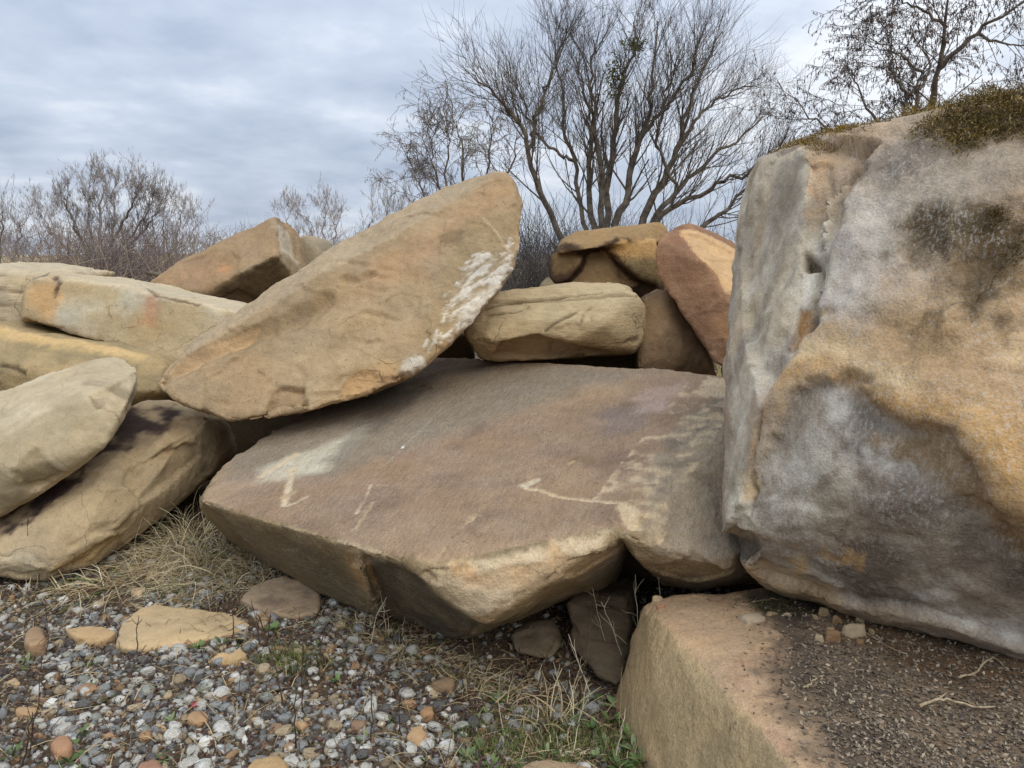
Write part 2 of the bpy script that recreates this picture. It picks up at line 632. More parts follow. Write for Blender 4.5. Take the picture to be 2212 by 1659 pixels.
    def stroke(self, pts, width, soft=0.006, warp=0.004, tol=0.15, wf=20):
        uv, pl, h, n = self._frame(pts)
        s = sd_line(uv, pl) + warp * self.cfb(wf, 3, 21)
        return sst(width + soft, width - soft, s) * (np.abs(h) < tol) * (self.N @ n > 0)

    def flake(self, pts, depth, soft=0.006, warp=0.012, col=None, op=0.6, tol=0.35, face=-0.1):
        m = self.region(pts, soft, warp, 12.0, tol, face)
        self.d = self.d - depth * m * (0.75 + 0.5 * self.cfb(5, 2, 60))
        if col is not None:
            self.mix(col, m * op)
        return m

    def ledge(self, edge, area, depth, fade, soft=0.008, warp=0.015, tol=0.6):
        """surface drops sharply along the line and rises again away from it, inside the area"""
        m = self.region(area, soft, warp, 10.0, tol, -0.6)
        uv, pl, h, n = self._frame(edge)
        m = m * np.exp(-sd_line(uv, pl) / fade)
        self.d = self.d - depth * m
        return m

    def fb(self, f, o=4, s=0, sc=None):
        p = self.V0 if sc is None else self.V0 * np.array(sc)
        return fbm(p, f, o, self.seed + 30 + s)

    def base(self, c):
        self.col[:] = c

    def mix(self, c, m):
        m = np.clip(m, 0, 1)[:, None]
        self.col = self.col * (1 - m) + np.asarray(c) * m

    def facing(self, n, lo=0.6, hi=0.85):
        n = np.array(n, float); n /= np.linalg.norm(n)
        return sst(lo, hi, self.N @ n)

    def finish(self, name, label, mat, group=None, cat='boulder'):
        V = self.V0 + self.N * self.d[:, None]
        lo, hi = V.min(0), V.max(0)
        org = np.array([(lo[0] + hi[0]) / 2, (lo[1] + hi[1]) / 2, lo[2]])
        me = mesh_np(name, V - org, self.F)
        lum = (self.col @ np.array([0.3, 0.6, 0.1]))[:, None]
        c = lum + (self.col - lum) * self.sat
        c = c * (1 + 0.10 * self.fb(16, 4, 50) + 0.08 * self.fb(3, 3, 51))[:, None]
        mu = float(np.mean(c @ np.array([0.3, 0.6, 0.1])))
        c = mu * (np.maximum(c, 0.004) / mu) ** self.con * self.lum
        set_col(me, np.clip(c, 0.004, 0.9))
        o = link(name, me, mat, None, org)
        tag(o, label, cat, group)
        self.Vf = V
        return o


def off(pts, dx, dy, dz, k=1.0):
    pts = np.array(pts)
    c = pts.mean(0)
    return [c + (p - c) * k + np.array([dx, dy, dz]) for p in pts]


def PP(lst):
    return [P(*t) for t in lst]

# ------------------------------------------------------------------ the boulders
TAN, LTAN, PALE = lin(186, 158, 116), lin(202, 178, 138), lin(198, 180, 146)
OLIVE, OCHRE, RUST = lin(150, 130, 92), lin(196, 150, 84), lin(166, 104, 62)
PURP, GREY, LICH = lin(142, 114, 96), lin(160, 148, 128), lin(168, 160, 150)
WHITE, DARK, BROWN = lin(236, 232, 224), lin(72, 60, 48), lin(128, 98, 66)

M_SAND = rock_material('sandstone_rough', grain=0.28, streak=0.13, pit=0.5)
M_SLAB = rock_material('sandstone_brushed', stretch=(2.4, 0.35, 2.4), rot=(0, 0, math.radians(16)), grain=0.40, streak=0.22, pit=0.5, speck=0.22, bump=0.95, crack=0.3)
M_LICH = rock_material('sandstone_lichen', stretch=(1, 1, 0.45), grain=0.40, streak=0.16, speck=0.36, bump=1.0)
M_BASE = rock_material('sandstone_sawn', stretch=(2.2, 1.2, 0.5), rot=(0, 0.35, 0), grain=0.36, streak=0.2, pit=0.3, bump=1.1)
M_SOFT = rock_material('sandstone_smooth', grain=0.2, streak=0.10, pit=0.2, bump=0.6, crack=0.4)
M_STRATA = rock_material('sandstone_layered', stretch=(0.5, 0.5, 3.0), grain=0.26, streak=0.18, pit=0.4, crack=0.7)

# --- broad fallen slab with the purple-brown top -------------------------------------------
F1, F2, BK = P(905, 1222, 2.45), P(1330, 1165, 2.45), P(1250, 783, 4.5)
T = plane(F1, F2, BK)


def onT(*l):
    return [on(T, x, y) for x, y in l]


topL = onT((415, 1078), (500, 985), (640, 895), (800, 800), (905, 768), (1250, 781), (1390, 788), (1530, 800), (1345, 1160), (1130, 1196), (905, 1222), (765, 1170))
down = [p + np.array([0, 0.15, -0.75]) for p in onT((800, 800), (905, 768), (1250, 781), (1390, 788))]
botL = PP([(440, 1110, 3.62), (504, 1180, 3.80), (614, 1232, 3.55), (700, 1290, 3.2), (830, 1338, 3.0), (965, 1402, 2.84), (1048, 1341, 2.40), (1250, 1288, 3.12), (1330, 1262, 3.2)])
topR = onT((1390, 788), (1500, 798), (1587, 808), (1700, 828), (1532, 850), (1440, 950), (1375, 1040), (1340, 1160))
G3 = P(1590, 1225, 2.50)
G = plane(on(T, 1532, 850), on(T, 1340, 1160), G3)
botR = PP([(1490, 1284, 2.76), (1590, 1262, 2.80), (1372, 1218, 2.55), (1420, 1262, 3.15), (1700, 1240, 3.15)]) + [on(G, 1680, 1000), on(G, 1460, 1120), on(G, 1560, 1190), G3]
backR = [p + np.array([0.1, 0.1, -0.7]) for p in onT((1390, 788), (1700, 828))]
cut1 = PP([(1062, 1350, 2.2), (1180, 1228, 2.2), (1310, 1195, 2.2), (1345, 1207, 2.2), (1380, 1248, 2.2), (1380, 1390, 2.2), (1062, 1390, 2.2),
           (1150, 1330, 3.05), (1260, 1284, 3.15), (1350, 1262, 3.15), (1400, 1262, 3.15), (1400, 1420, 3.15)])
cut2 = PP([(772, 1186, 2.3), (905, 1240, 2.3), (1044, 1346, 2.3), (968, 1420, 2.3), (822, 1345, 2.3), (776, 1196, 2.75), (900, 1246, 2.56), (1020, 1352, 2.62), (960, 1420, 3.1), (835, 1345, 3.12)])
r = Rock([topL + botL + down, topR + botR + backR], [cut1, cut2], vox=0.0116, sm=1, facet=0.022, seed=11, big=0.012, mid=0.006, chip=0.009, chipf=6, edge=0.036, fine=0.0018, spall=0.006, rough=0.004)
topm = r.facing(T[1] if T[1][2] > 0 else -T[1], 0.955, 0.985)
r.base(lin(150, 128, 88))
r.mix(lin(120, 104, 72), sst(-0.1, 0.4, r.fb(2.5, 4, 1, (1, 1, 0.4))) * 0.6)
# the ochre panel and the pale chipped edge of the front
r.mix(OCHRE, r.region([(770, 1178), (800, 1182), (812, 1300), (770, 1260), (745, 1200)], 0.02, 0.02) * 0.75)
front_dark = r.region([(778, 1190), (830, 1215), (900, 1242), (960, 1290), (1046, 1344), (1010, 1395), (965, 1410), (830, 1345), (800, 1260)], 0.012, 0.03, 9, 0.3, -0.3)  # undercut face: its shade put into the colour, with soil-stain streaks
r.mix(lin(98, 86, 64), front_dark * (0.55 + 0.35 * sst(-0.2, 0.25, r.fb(12, 4, 70, (1, 1, 0.3)))))
r.mix(lin(112, 98, 70), r.region([(480, 1120), (600, 1150), (720, 1200), (790, 1300), (700, 1290), (614, 1232), (504, 1180)], 0.06, 0.08, 7, 0.3, -0.3) * 0.6)
tan_m = r.region([(900, 1240), (935, 1215), (1130, 1193), (1325, 1162), (1300, 1180), (1180, 1221), (1050, 1345), (960, 1290)], 0.012, 0.02)
r.mix(LTAN, tan_m)
r.mix(OCHRE, tan_m * sst(0.1, 0.4, r.fb(7, 3, 4)) * 0.6)
r.mix(lin(176, 146, 100), r.region([(1060, 1340), (1180, 1225), (1310, 1182), (1350, 1190), (1400, 1255), (1250, 1283), (1130, 1325)], 0.02, 0.02) * 0.8)
pur = lin(156, 128, 98)
r.mix(pur, topm)
r.mix(lin(172, 143, 108), topm * sst(-0.15, 0.45, r.fb(1.6, 4, 2)) * 0.9)
r.mix(lin(130, 105, 84), topm * sst(0.05, 0.5, r.fb(2.6, 5, 3)) * 0.8)
gr = r.region([(640, 890), (900, 790), (1230, 790), (1420, 800), (1240, 850), (1010, 930), (820, 990), (740, 1040), (600, 1020), (480, 1040), (500, 985)], 0.10, 0.10, 3.0)
r.mix(lin(140, 127, 105), gr * topm * 0.75)
r.mix(lin(198, 188, 160), r.region([(560, 1015), (640, 985), (790, 920), (800, 940), (700, 1020), (560, 1045)], 0.05, 0.05) * 0.75)
r.mix(lin(96, 84, 74), r.region([(840, 830), (960, 800), (860, 900), (730, 1000), (700, 1000)], 0.05, 0.05) * 0.5)
r.mix(lin(128, 116, 112), r.region([(1300, 880), (1400, 870), (1390, 930), (1290, 950)], 0.05, 0.08) * 0.5)
r.mix(lin(184, 158, 146), r.region([(1380, 835), (1480, 830), (1440, 885), (1380, 890)], 0.05, 0.08) * 0.6)
r.mix(LTAN, r.region([(1500, 850), (1530, 815), (1600, 815), (1600, 880), (1560, 862)], 0.012, 0.03) * 0.9)
# grey broken facet on the right and its pale torn border
gm = r.region([(1535, 858), (1600, 870), (1600, 1255), (1490, 1285), (1370, 1215), (1345, 1165), (1385, 1035), (1450, 945)], 0.012, 0.035)
r.mix(lin(158, 140, 114), gm)
r.mix(lin(120, 106, 88), gm * sst(0.0, 0.5, r.fb(6, 4, 6)) * 0.6)
bd = r.stroke([(1545, 835), (1500, 900), (1440, 960), (1400, 1030), (1360, 1110), (1340, 1165)], 0.014, 0.02, 0.09, wf=17)
r.mix(LTAN, bd * 0.8 * sst(-0.15, 0.15, r.fb(8, 4, 17)))
rim = np.clip(r.conv * 1.6, 0, 1) * sst(-0.3, 0.2, r.fb(9, 3, 7))
r.mix(LTAN, rim * 0.6 * sst(-0.2, 0.15, r.fb(22, 3, 71)))
# scraped marks
for pts, w, c, dep in (
        ([(1132, 1048), (1160, 1036)], 0.018, PALE, 0.004),
        ([(1135, 1052), (1165, 1056), (1200, 1070), (1260, 1078), (1310, 1085), (1350, 1090), (1380, 1105)], 0.0095, LTAN, 0.006),
        ([(1352, 1100), (1368, 1130)], 0.03, LTAN, 0.004),
        ([(634, 1015), (625, 1050), (614, 1090)], 0.014, LTAN, 0.003),
        ([(632, 1018), (624, 1055), (614, 1092), (640, 1086), (662, 1074)], 0.006, PALE, 0.004),
        ([(618, 1072), (632, 1066)], 0.022, TAN, 0.0),
        ([(640, 985), (600, 1010), (560, 1030)], 0.012, LTAN, 0.0),
        ([(800, 1050), (790, 1075), (770, 1110)], 0.004, LTAN, 0.001),
        ([(798, 1050), (836, 1049)], 0.003, LTAN, 0.001),
        ([(806, 1085), (780, 1125), (768, 1142)], 0.006, TAN, 0.001),
        ([(980, 860), (900, 935), (830, 1005)], 0.004, GREY, 0.0),
        ([(1230, 1000), (1240, 994)], 0.010, TAN, 0.0)):
    m = r.stroke(pts, w, 0.005, 0.010, wf=26)
    r.mix(c, m * 0.9)
    r.d -= dep * m
r.mix(WHITE, r.stroke([(868, 966), (871, 964)], 0.005, 0.002, 0.0))
r.d += 0.01 * np.exp(-((sst(0.0, 1.0, gm) - 0.5) / 0.3) ** 2) * fbm(r.V0, 12, 3, 5) + gm * 0.010 * fbm(r.V0, 9, 4, 8)
r.flake([(905, 1240), (930, 1222), (965, 1232), (960, 1262), (925, 1262)], 0.020, col=LTAN)
r.flake([(1000, 1262), (1090, 1222), (1180, 1218), (1130, 1262), (1060, 1280)], 0.010, col=lin(196, 160, 110))
r.flake([(765, 1168), (800, 1176), (835, 1215), (800, 1222), (775, 1205)], 0.014, col=LTAN)
r.flake([(1460, 1215), (1500, 1190), (1580, 1240), (1490, 1284), (1400, 1250)], 0.020)
r.flake([(1180, 1222), (1300, 1172), (1340, 1182), (1240, 1240)], 0.018, col=lin(184, 152, 104))
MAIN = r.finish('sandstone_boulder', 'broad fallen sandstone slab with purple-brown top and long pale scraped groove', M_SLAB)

# --- great slab leaning across it -----------------------------------------------------------
S = plane(P(350, 830, 3.95), P(560, 915, 3.78), P(1120, 480, 4.6))
front = [on(S, x, y) for x, y in ((326, 828), (347, 797), (450, 744), (530, 709), (645, 640), (740, 598), (820, 552), (900, 512), (1000, 450), (1075, 400), (1112, 386), (1132, 440), (1129, 500), (1112, 575), (1072, 640), (1000, 715), (962, 757), (900, 802), (850, 828), (740, 866), (650, 884), (575, 915), (525, 920), (440, 894), (362, 862))]
rimb = PP([(415, 742, 4.15), (514, 666, 4.4), (663, 566, 4.7), (799, 484, 4.88), (897, 432, 4.98), (995, 385, 4.98), (1060, 370, 4.85), (1098, 365, 4.75)])
bulge = [on(S, 640, 790) + np.array([0.0, -0.05, 0.02]), on(S, 860, 660) + np.array([0, -0.04, 0.02])]
backs = off([front[k] for k in (0, 6, 10, 14, 17, 20, 23)], 0.05, 0.85, -0.04, 0.88)
under = PP([(600, 890, 4.0), (800, 848, 4.32), (900, 800, 4.5), (440, 885, 4.05)])
r = Rock([front + rimb + bulge + backs + under], [], vox=0.012, sm=2, facet=0.022, seed=23, big=0.030, mid=0.012, chip=0.016, chipf=4.0, edge=0.04, fine=0.002, spall=0.012, rough=0.007,
         bed=((0.25, 0.75, 0.95), 0.16, 0.010, lambda V, N: sst(0.05, 0.35, fbm(V, 1.5, 2, 4))))
r.base(lin(181, 155, 114))
r.mix(lin(162, 139, 104), sst(-0.2, 0.4, r.fb(1.8, 4, 1)) * 0.8)
r.mix(lin(192, 154, 104), sst(0.0, 0.45, r.fb(2.3, 4, 2)) * 0.4)
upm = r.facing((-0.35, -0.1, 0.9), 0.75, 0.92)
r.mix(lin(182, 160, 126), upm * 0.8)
r.mix(lin(188, 148, 104), r.region([(900, 520), (1060, 400), (1100, 400), (1040, 470), (900, 560), (760, 640)], 0.12, 0.10, 4) * 0.6)
r.mix(lin(160, 138, 98), r.region([(1000, 470), (1130, 440), (1120, 560), (1000, 700), (900, 790), (900, 700), (960, 600)], 0.08, 0.06) * 0.7)
r.mix(lin(140, 116, 80), r.region([(945, 510), (975, 500), (1000, 500), (1000, 520), (960, 530)], 0.012, 0.015) * 0.7)
r.mix(OCHRE, r.region([(740, 850), (770, 800), (850, 790), (860, 820), (800, 860)], 0.03, 0.05) * 0.4)
rim = np.clip(r.conv * 1.4, 0, 1) * sst(-0.3, 0.2, r.fb(7, 3, 7))
r.mix(lin(206, 172, 122), rim * 0.6)
# white mineral crust and its thin strata lines
crust = r.region([(1122, 500), (1108, 545), (1112, 590), (1072, 645), (1030, 690), (988, 722), (966, 735), (948, 745), (970, 690), (948, 665), (990, 625), (998, 580), (1012, 552), (1050, 545), (1075, 555)], 0.012, 0.075, 11)
q_ = r.V0 @ np.array([[0.86, 0.0, 0.51], [0.0, 1.0, 0.0], [-0.51, 0.0, 0.86]]).T
lay = sst(-0.12, 0.12, fbm(q_ * np.array([0.25, 0.6, 1.6]), 20, 4, 9, 0.6) + 0.05)
white = np.clip(crust * (0.12 + 0.9 * lay), 0, 1)
low = r.region([(1112, 585), (1072, 645), (1030, 690), (985, 722), (1000, 660), (1060, 610)], 0.02, 0.03)
white = np.clip(white + low * 0.7 * sst(-0.35, 0.0, r.fb(15, 3, 10)), 0, 1)
for pt in ((935, 745), (940, 728), (925, 760), (918, 752), (955, 700)):
    white = np.maximum(white, r.stroke([pt, (pt[0] + 6, pt[1] - 14)], 0.008, 0.006, 0.014) * 0.9)
white = np.maximum(white, r.stroke([(880, 797), (905, 780)], 0.024, 0.02, 0.05, wf=16) * 0.9)
r.mix(lin(226, 220, 206), white * 0.72 * (0.7 + 0.3 * sst(-0.3, 0.2, r.fb(30, 3, 72))))
r.d += 0.008 * white + 0.006 * white * fbm(r.V0, 28, 3, 73)
r.d -= 0.006 * r.stroke([(1015, 480), (1055, 490), (1100, 560)], 0.004, 0.004)
r.mix(LTAN, r.stroke([(1045, 470), (1075, 505), (1100, 545)], 0.005, 0.004, 0.003) * 0.7)
# lips, hollows and cracks of the face
for pts, w, dep in (([(352, 818), (430, 776), (500, 748), (560, 716), (630, 690), (700, 650)], 0.040, 0.050), ([(745, 605), (775, 608), (805, 592)], 0.022, 0.034), ([(640, 690), (720, 660), (800, 640), (860, 600)], 0.06, 0.02), ([(700, 760), (800, 720), (880, 670)], 0.07, 0.018),
                    ([(575, 895), (585, 850), (600, 835), (650, 840)], 0.010, 0.014), ([(640, 795), (655, 812), (640, 845)], 0.020, 0.014),
                    ([(720, 835), (740, 815), (780, 805)], 0.010, 0.012), ([(905, 630), (900, 680)], 0.012, 0.006), ([(1015, 435), (1040, 420)], 0.018, 0.012), ([(860, 560), (920, 540), (980, 545)], 0.05, 0.012)):
    m = r.stroke(pts, w, w, 0.02, 0.25, 9)
    r.d -= dep * m
r.mix(lin(140, 110, 76), r.stroke([(575, 895), (585, 850), (600, 835), (650, 840)], 0.006, 0.006, 0.01) * 0.7)
r.flake([(572, 918), (580, 872), (592, 842), (615, 832), (655, 842), (668, 884)], 0.035, col=lin(168, 136, 94))
r.flake([(738, 872), (735, 835), (750, 815), (800, 803), (822, 815), (800, 860)], 0.022, col=lin(196, 154, 98))
r.flake([(800, 862), (822, 815), (890, 815), (905, 800), (850, 835)], 0.016, col=lin(160, 126, 86))
r.flake([(655, 884), (665, 850), (735, 845), (738, 872)], 0.016)
r.flake([(520, 925), (540, 900), (580, 895), (572, 918)], 0.025, col=lin(150, 116, 76))
r.flake([(346, 800), (450, 746), (530, 712), (560, 700), (540, 725), (470, 760), (380, 805)], 0.012, col=lin(204, 168, 118))
r.flake([(945, 512), (965, 500), (1002, 498), (1000, 518), (965, 530)], 0.006)
r.sat = 0.78
LEAN = r.finish('sandstone_boulder', 'great tan sandstone slab leaning upward with white mineral crust along its edge', M_SAND)

# --- tall lichen-grey boulder on the right ---------------------------------------------------
K1, K2, K3 = P(1385, 1292, 2.60), P(1742, 1662, 1.60), P(2212, 1400, 2.12)
K = plane(K1, K2, K3)
edge_r = PP([(1738, 302, 2.75), (1772, 420, 2.66), (1748, 600, 2.52), (1690, 700, 2.43), (1625, 900, 2.38), (1585, 1100, 2.34), (1572, 1165, 2.36)])
left_r = PP([(1690, 310, 3.05), (1650, 335, 3.15), (1622, 420, 3.2), (1600, 490, 3.2), (1574, 600, 3.15), (1582, 720, 3.0), (1588, 830, 2.86), (1562, 1050, 2.58), (1550, 1172, 2.42), (1580, 1210, 2.42)])
ridge = PP([(1700, 795, 2.34), (1790, 790, 2.25), (1950, 880, 2.04), (2075, 930, 1.92), (2212, 1075, 1.80), (2400, 1150, 1.72), (2500, 900, 1.8)])
bot_r = [on(K, x, y) for x, y in ((1660, 1276), (1800, 1315), (1950, 1360), (2212, 1425), (2420, 1480))]
top_r = PP([(1860, 290, 2.72), (1960, 252, 2.60), (2080, 235, 2.5), (2212, 205, 2.4), (2450, 190, 2.3)])
back_r = [np.array(p) for p in ((1.15, 3.7, 0.35), (2.6, 3.6, 0.35), (1.15, 3.9, 1.8), (2.6, 3.8, 2.0), (1.6, 3.6, 2.0))]
notch = PP([(1760, 470, 2.5), (1800, 400, 2.5), (1752, 590, 2.4), (1725, 600, 2.4), (1770, 480, 2.9), (1748, 590, 2.78), (1735, 560, 2.8)])
dark_cut = PP([(1556, 1160, 2.1), (1610, 1165, 2.1), (1650, 1200, 2.1), (1580, 1225, 2.1), (1540, 1240, 2.1), (1560, 1150, 2.75), (1620, 1175, 2.5), (1580, 1220, 2.6), (1530, 1200, 2.75)])
r = Rock([edge_r + left_r + ridge + bot_r + top_r + back_r], [dark_cut], vox=0.0132, sm=2, facet=0.016, seed=37, big=0.035, mid=0.014, chip=0.02, chipf=3.0, edge=0.02, fine=0.002, spall=0.012, spf=2.6, rough=0.007)
r.base(lin(170, 152, 128))
r.mix(lin(184, 152, 110), sst(-0.2, 0.35, r.fb(2.1, 4, 1)) * 0.7)
r.mix(lin(134, 116, 98), sst(0.0, 0.4, r.fb(3.3, 5, 2)) * 0.7)
# upper right: ochre flow, below it the grey fracture
och = r.region([(1700, 770), (1790, 700), (1930, 690), (2090, 620), (2250, 420), (2300, 1120), (2160, 1010), (2060, 925), (1930, 880), (1820, 800), (1690, 830)], 0.08, 0.12, 4)
r.mix(lin(188, 152, 102), och * 0.85)
r.mix(lin(214, 182, 130), och * sst(0.05, 0.4, r.fb(3.4, 4, 4, (1, 1, 0.6))) * 0.7)
r.mix(lin(196, 148, 76), r.region([(1800, 810), (1900, 850), (2060, 860), (2075, 905), (2000, 905), (1890, 885), (1820, 840)], 0.03, 0.05) * 0.85)

low = r.region([(1690, 835), (1800, 815), (1930, 890), (2060, 930), (2110, 990), (2240, 1230), (2300, 1480), (2000, 1360), (1650, 1270), (1590, 1160)], 0.012, 0.035, 5)
r.mix(lin(158, 144, 124), low * 0.9)
r.d -= 0.035 * low
r.mix(lin(218, 211, 196), low * sst(-0.05, 0.35, r.fb(4.0, 5, 5)) * 0.8)
r.mix(lin(100, 86, 72), low * sst(0.0, 0.35, r.fb(3.0, 5, 6)) * 0.75)
r.mix(lin(104, 92, 80), r.region([(1830, 850), (1960, 900), (2100, 960), (2230, 1190), (2212, 1210), (2080, 1010), (1930, 960), (1800, 1000)], 0.06, 0.08) * 0.65)
r.mix(lin(110, 92, 80), r.region([(1800, 1000), (1960, 980), (2080, 1120), (1950, 1160), (1850, 1120)], 0.08, 0.1) * 0.6)
r.mix(lin(160, 128, 78), r.region([(1870, 950), (1960, 930), (2060, 940), (2110, 975), (2240, 1100), (2260, 1290), (2110, 1100), (1990, 1000)], 0.03, 0.06) * 0.8)
r.mix(lin(206, 160, 84), r.stroke([(1700, 788), (1790, 776), (1870, 830), (1950, 868), (2060, 905), (2115, 945), (2215, 1060)], 0.035, 0.05, 0.07, 0.5, 7) * 0.85)
r.mix(lin(222, 194, 142), r.stroke([(1720, 755), (1800, 745), (1890, 800), (1960, 835)], 0.03, 0.04, 0.06, 0.5, 7) * 0.6)
# grey white upper field with dark moss stains
r.mix(lin(186, 178, 170), r.region([(1790, 500), (1900, 430), (1960, 560), (1880, 700), (1770, 690)], 0.10, 0.1) * 0.6)
dk = r.region([(1930, 480), (2030, 450), (2230, 440), (2230, 560), (2160, 640), (2060, 640), (1960, 560)], 0.08, 0.12, 5)
r.mix(lin(98, 80, 46), dk * 0.8)
r.mix(lin(78, 62, 40), dk * sst(-0.1, 0.25, r.fb(9, 4, 9)) * 0.7)
r.mix(lin(120, 98, 60), r.region([(1880, 660), (2000, 700), (2060, 740), (1960, 760), (1900, 720)], 0.06, 0.1) * 0.5)
r.mix(lin(92, 84, 78), r.region([(1880, 350), (1960, 330), (2000, 370), (1930, 400)], 0.06, 0.08) * 0.6)
# left flank: grey, white salt streak, ochre flakes
lf = r.region([(1622, 400), (1735, 302), (1770, 420), (1745, 600), (1680, 730), (1620, 900), (1580, 1150), (1550, 1170), (1590, 830), (1575, 600)], 0.02, 0.03, 6, 0.6, -0.3)
r.mix(lin(206, 193, 168), lf * 0.9)
r.mix(lin(146, 132, 112), lf * sst(-0.05, 0.35, r.fb(5, 5, 11, (1, 1, 0.22))) * 0.75)
r.mix(lin(196, 168, 120), lf * sst(0.05, 0.35, r.fb(3.5, 5, 12, (1, 1, 0.3))) * 0.6)
r.mix(lin(224, 220, 208), r.stroke([(1730, 590), (1700, 700), (1660, 800), (1630, 900)], 0.022, 0.04, 0.05, 0.4) * 0.65 * sst(-0.3, 0.2, r.fb(9, 4, 15, (1, 1, 0.3))))
r.mix(lin(222, 218, 206), r.stroke([(1760, 480), (1755, 530), (1735, 620)], 0.02, 0.04, 0.06, 0.4) * 0.6 * sst(-0.25, 0.2, r.fb(12, 4, 16)))
r.mix(lin(196, 152, 100), r.region([(1735, 345), (1770, 322), (1795, 350), (1775, 400), (1790, 420), (1755, 450), (1740, 430), (1722, 400)], 0.05, 0.09, 8, 0.4, -0.2) * 0.7 * sst(-0.35, 0.15, r.fb(10, 4, 18)))
r.mix(lin(190, 140, 74), r.region([(1708, 650), (1728, 645), (1728, 680), (1700, 720), (1680, 745), (1672, 740), (1690, 690)], 0.008, 0.012, 10, 0.4, -0.2) * 0.95)
r.mix(lin(206, 160, 96), r.stroke([(1675, 790), (1640, 880), (1612, 960), (1600, 1070)], 0.014, 0.012, 0.03, 0.4) * 0.6)
r.mix(lin(200, 154, 76), r.stroke([(1580, 1130), (1590, 1090), (1600, 1060)], 0.014, 0.012, 0.03, 0.4) * 0.7)
r.mix(lin(205, 165, 96), r.region([(1700, 1225), (1730, 1215), (1745, 1240), (1720, 1265)], 0.015, 0.03) * 0.8)
r.mix(lin(205, 170, 112), r.region([(1600, 1225), (1640, 1235), (1800, 1290), (1830, 1325), (1660, 1290)], 0.03, 0.04) * 0.5)
r.mix(lin(104, 96, 80), r.region([(1556, 1160), (1600, 1160), (1648, 1195), (1580, 1222)], 0.008, 0.01, 8, 0.5, -0.5) * 0.85)
hole = r.stroke([(1722, 545), (1733, 552)], 0.022, 0.012, 0.01, 0.4)
r.mix(lin(92, 72, 42), hole * 0.9)
r.d -= 0.05 * hole
gro = r.stroke([(1850, 360), (1810, 420), (1790, 480), (1765, 560), (1752, 625), (1745, 700)], 0.020, 0.022, 0.02, 0.4)
r.d -= 0.06 * gro
r.mix(lin(96, 84, 70), gro * sst(-0.1, 0.3, r.fb(8, 3, 13)) * 0.7)
r.d -= 0.02 * r.stroke([(1690, 760), (1640, 860), (1615, 960), (1603, 1080)], 0.010, 0.010, 0.015, 0.4)
r.mix(lin(110, 90, 66), r.stroke([(1635, 880), (1615, 960), (1603, 1080)], 0.004, 0.004, 0.01, 0.4) * 0.8)
r.d += 0.03 * low * 0 - 0.025 * r.region([(1830, 860), (2000, 930), (2100, 990), (2200, 1180), (2080, 1150), (1850, 1000)], 0.10, 0.05)
r.d -= 0.03 * r.region([(1890, 690), (2010, 700), (2050, 730), (1960, 760)], 0.06, 0.03)
r.d += 0.006 * fbm(r.V0, 11, 4, 71) + 0.003 * fbm(r.V0, 40, 2, 72)
r.mix(lin(208, 200, 182), r.region([(1640, 930), (1720, 900), (1800, 905), (1840, 1010), (1790, 1100), (1650, 1150), (1605, 1050)], 0.08, 0.14, 5) * 0.65 * sst(-0.3, 0.2, r.fb(11, 5, 62)))
r.mix(lin(206, 197, 182), r.region([(1775, 480), (1850, 420), (1930, 440), (1900, 600), (1830, 690), (1765, 680)], 0.08, 0.12, 5) * 0.6 * sst(-0.3, 0.2, r.fb(13, 5, 63)))
r.mix(lin(96, 76, 44), r.region([(2000, 440), (2230, 420), (2240, 640), (2170, 720), (2060, 660)], 0.08, 0.16, 5) * 0.8 * sst(-0.3, 0.2, r.fb(9, 5, 64)))
lm = r.ledge([(1875, 300), (1840, 365), (1800, 440), (1768, 560), (1742, 690), (1695, 785)],
             [(1875, 300), (1840, 365), (1800, 440), (1768, 560), (1742, 690), (1695, 785), (1640, 860), (1600, 700), (1620, 420), (1735, 296)], 0.085, 0.16)
r.mix(lin(118, 100, 78), lm * sst(0.0, 0.3, r.fb(7, 4, 61)) * 0.6)
r.flake([(1738, 345), (1785, 325), (1792, 400), (1765, 445), (1735, 450)], 0.015)
r.flake([(1706, 648), (1730, 645), (1726, 690), (1700, 722), (1678, 748), (1668, 742), (1690, 690)], 0.025, col=lin(184, 138, 74), op=0.75)
r.flake([(1755, 668), (1800, 662), (1808, 674), (1760, 682)], 0.015, col=lin(170, 140, 92), op=0.7)
r.flake([(1580, 1020), (1610, 1000), (1622, 1050), (1600, 1080)], 0.012, col=lin(206, 178, 128))
r.flake([(1960, 470), (2030, 450), (2050, 560), (1990, 600), (1940, 540)], 0.014)
r.flake([(2080, 560), (2160, 540), (2150, 660), (2090, 650)], 0.014)
r.con, r.lum = 1.12, 0.95
TALL = r.finish('sandstone_boulder', 'tall grey and ochre lichen-stained boulder capped with moss', M_LICH)
TALL_R = r

# --- flat-topped block under it, littered with soil ------------------------------------------
top_k = [on(K, x, y) for x, y in ((1385, 1292), (1420, 1288), (1660, 1268), (1900, 1262), (2300, 1262), (2700, 1400), (2600, 2100), (1990, 1960), (1742, 1662), (1560, 1480))]
bot_k = PP([(1348, 1430, 2.52), (1345, 1480, 2.46), (1372, 1560, 2.25), (1425, 1665, 2.03), (1480, 1800, 1.75)])
low_k = [np.array(p) for p in ((0.34, 2.5, -0.15), (0.40, 1.95, -0.15), (0.75, 1.2, -0.2), (1.9, 1.0, -0.2), (2.3, 2.6, -0.2), (0.9, 3.0, -0.1))]
r = Rock([top_k + bot_k + low_k], [], vox=0.0145, sm=1, facet=0.005, seed=41, big=0.012, mid=0.008, chip=0.010, chipf=5, edge=0.022, fine=0.0018)
r.base(lin(188, 161, 112))
r.mix(lin(164, 144, 104), sst(-0.2, 0.4, r.fb(2.2, 4, 1)) * 0.8)
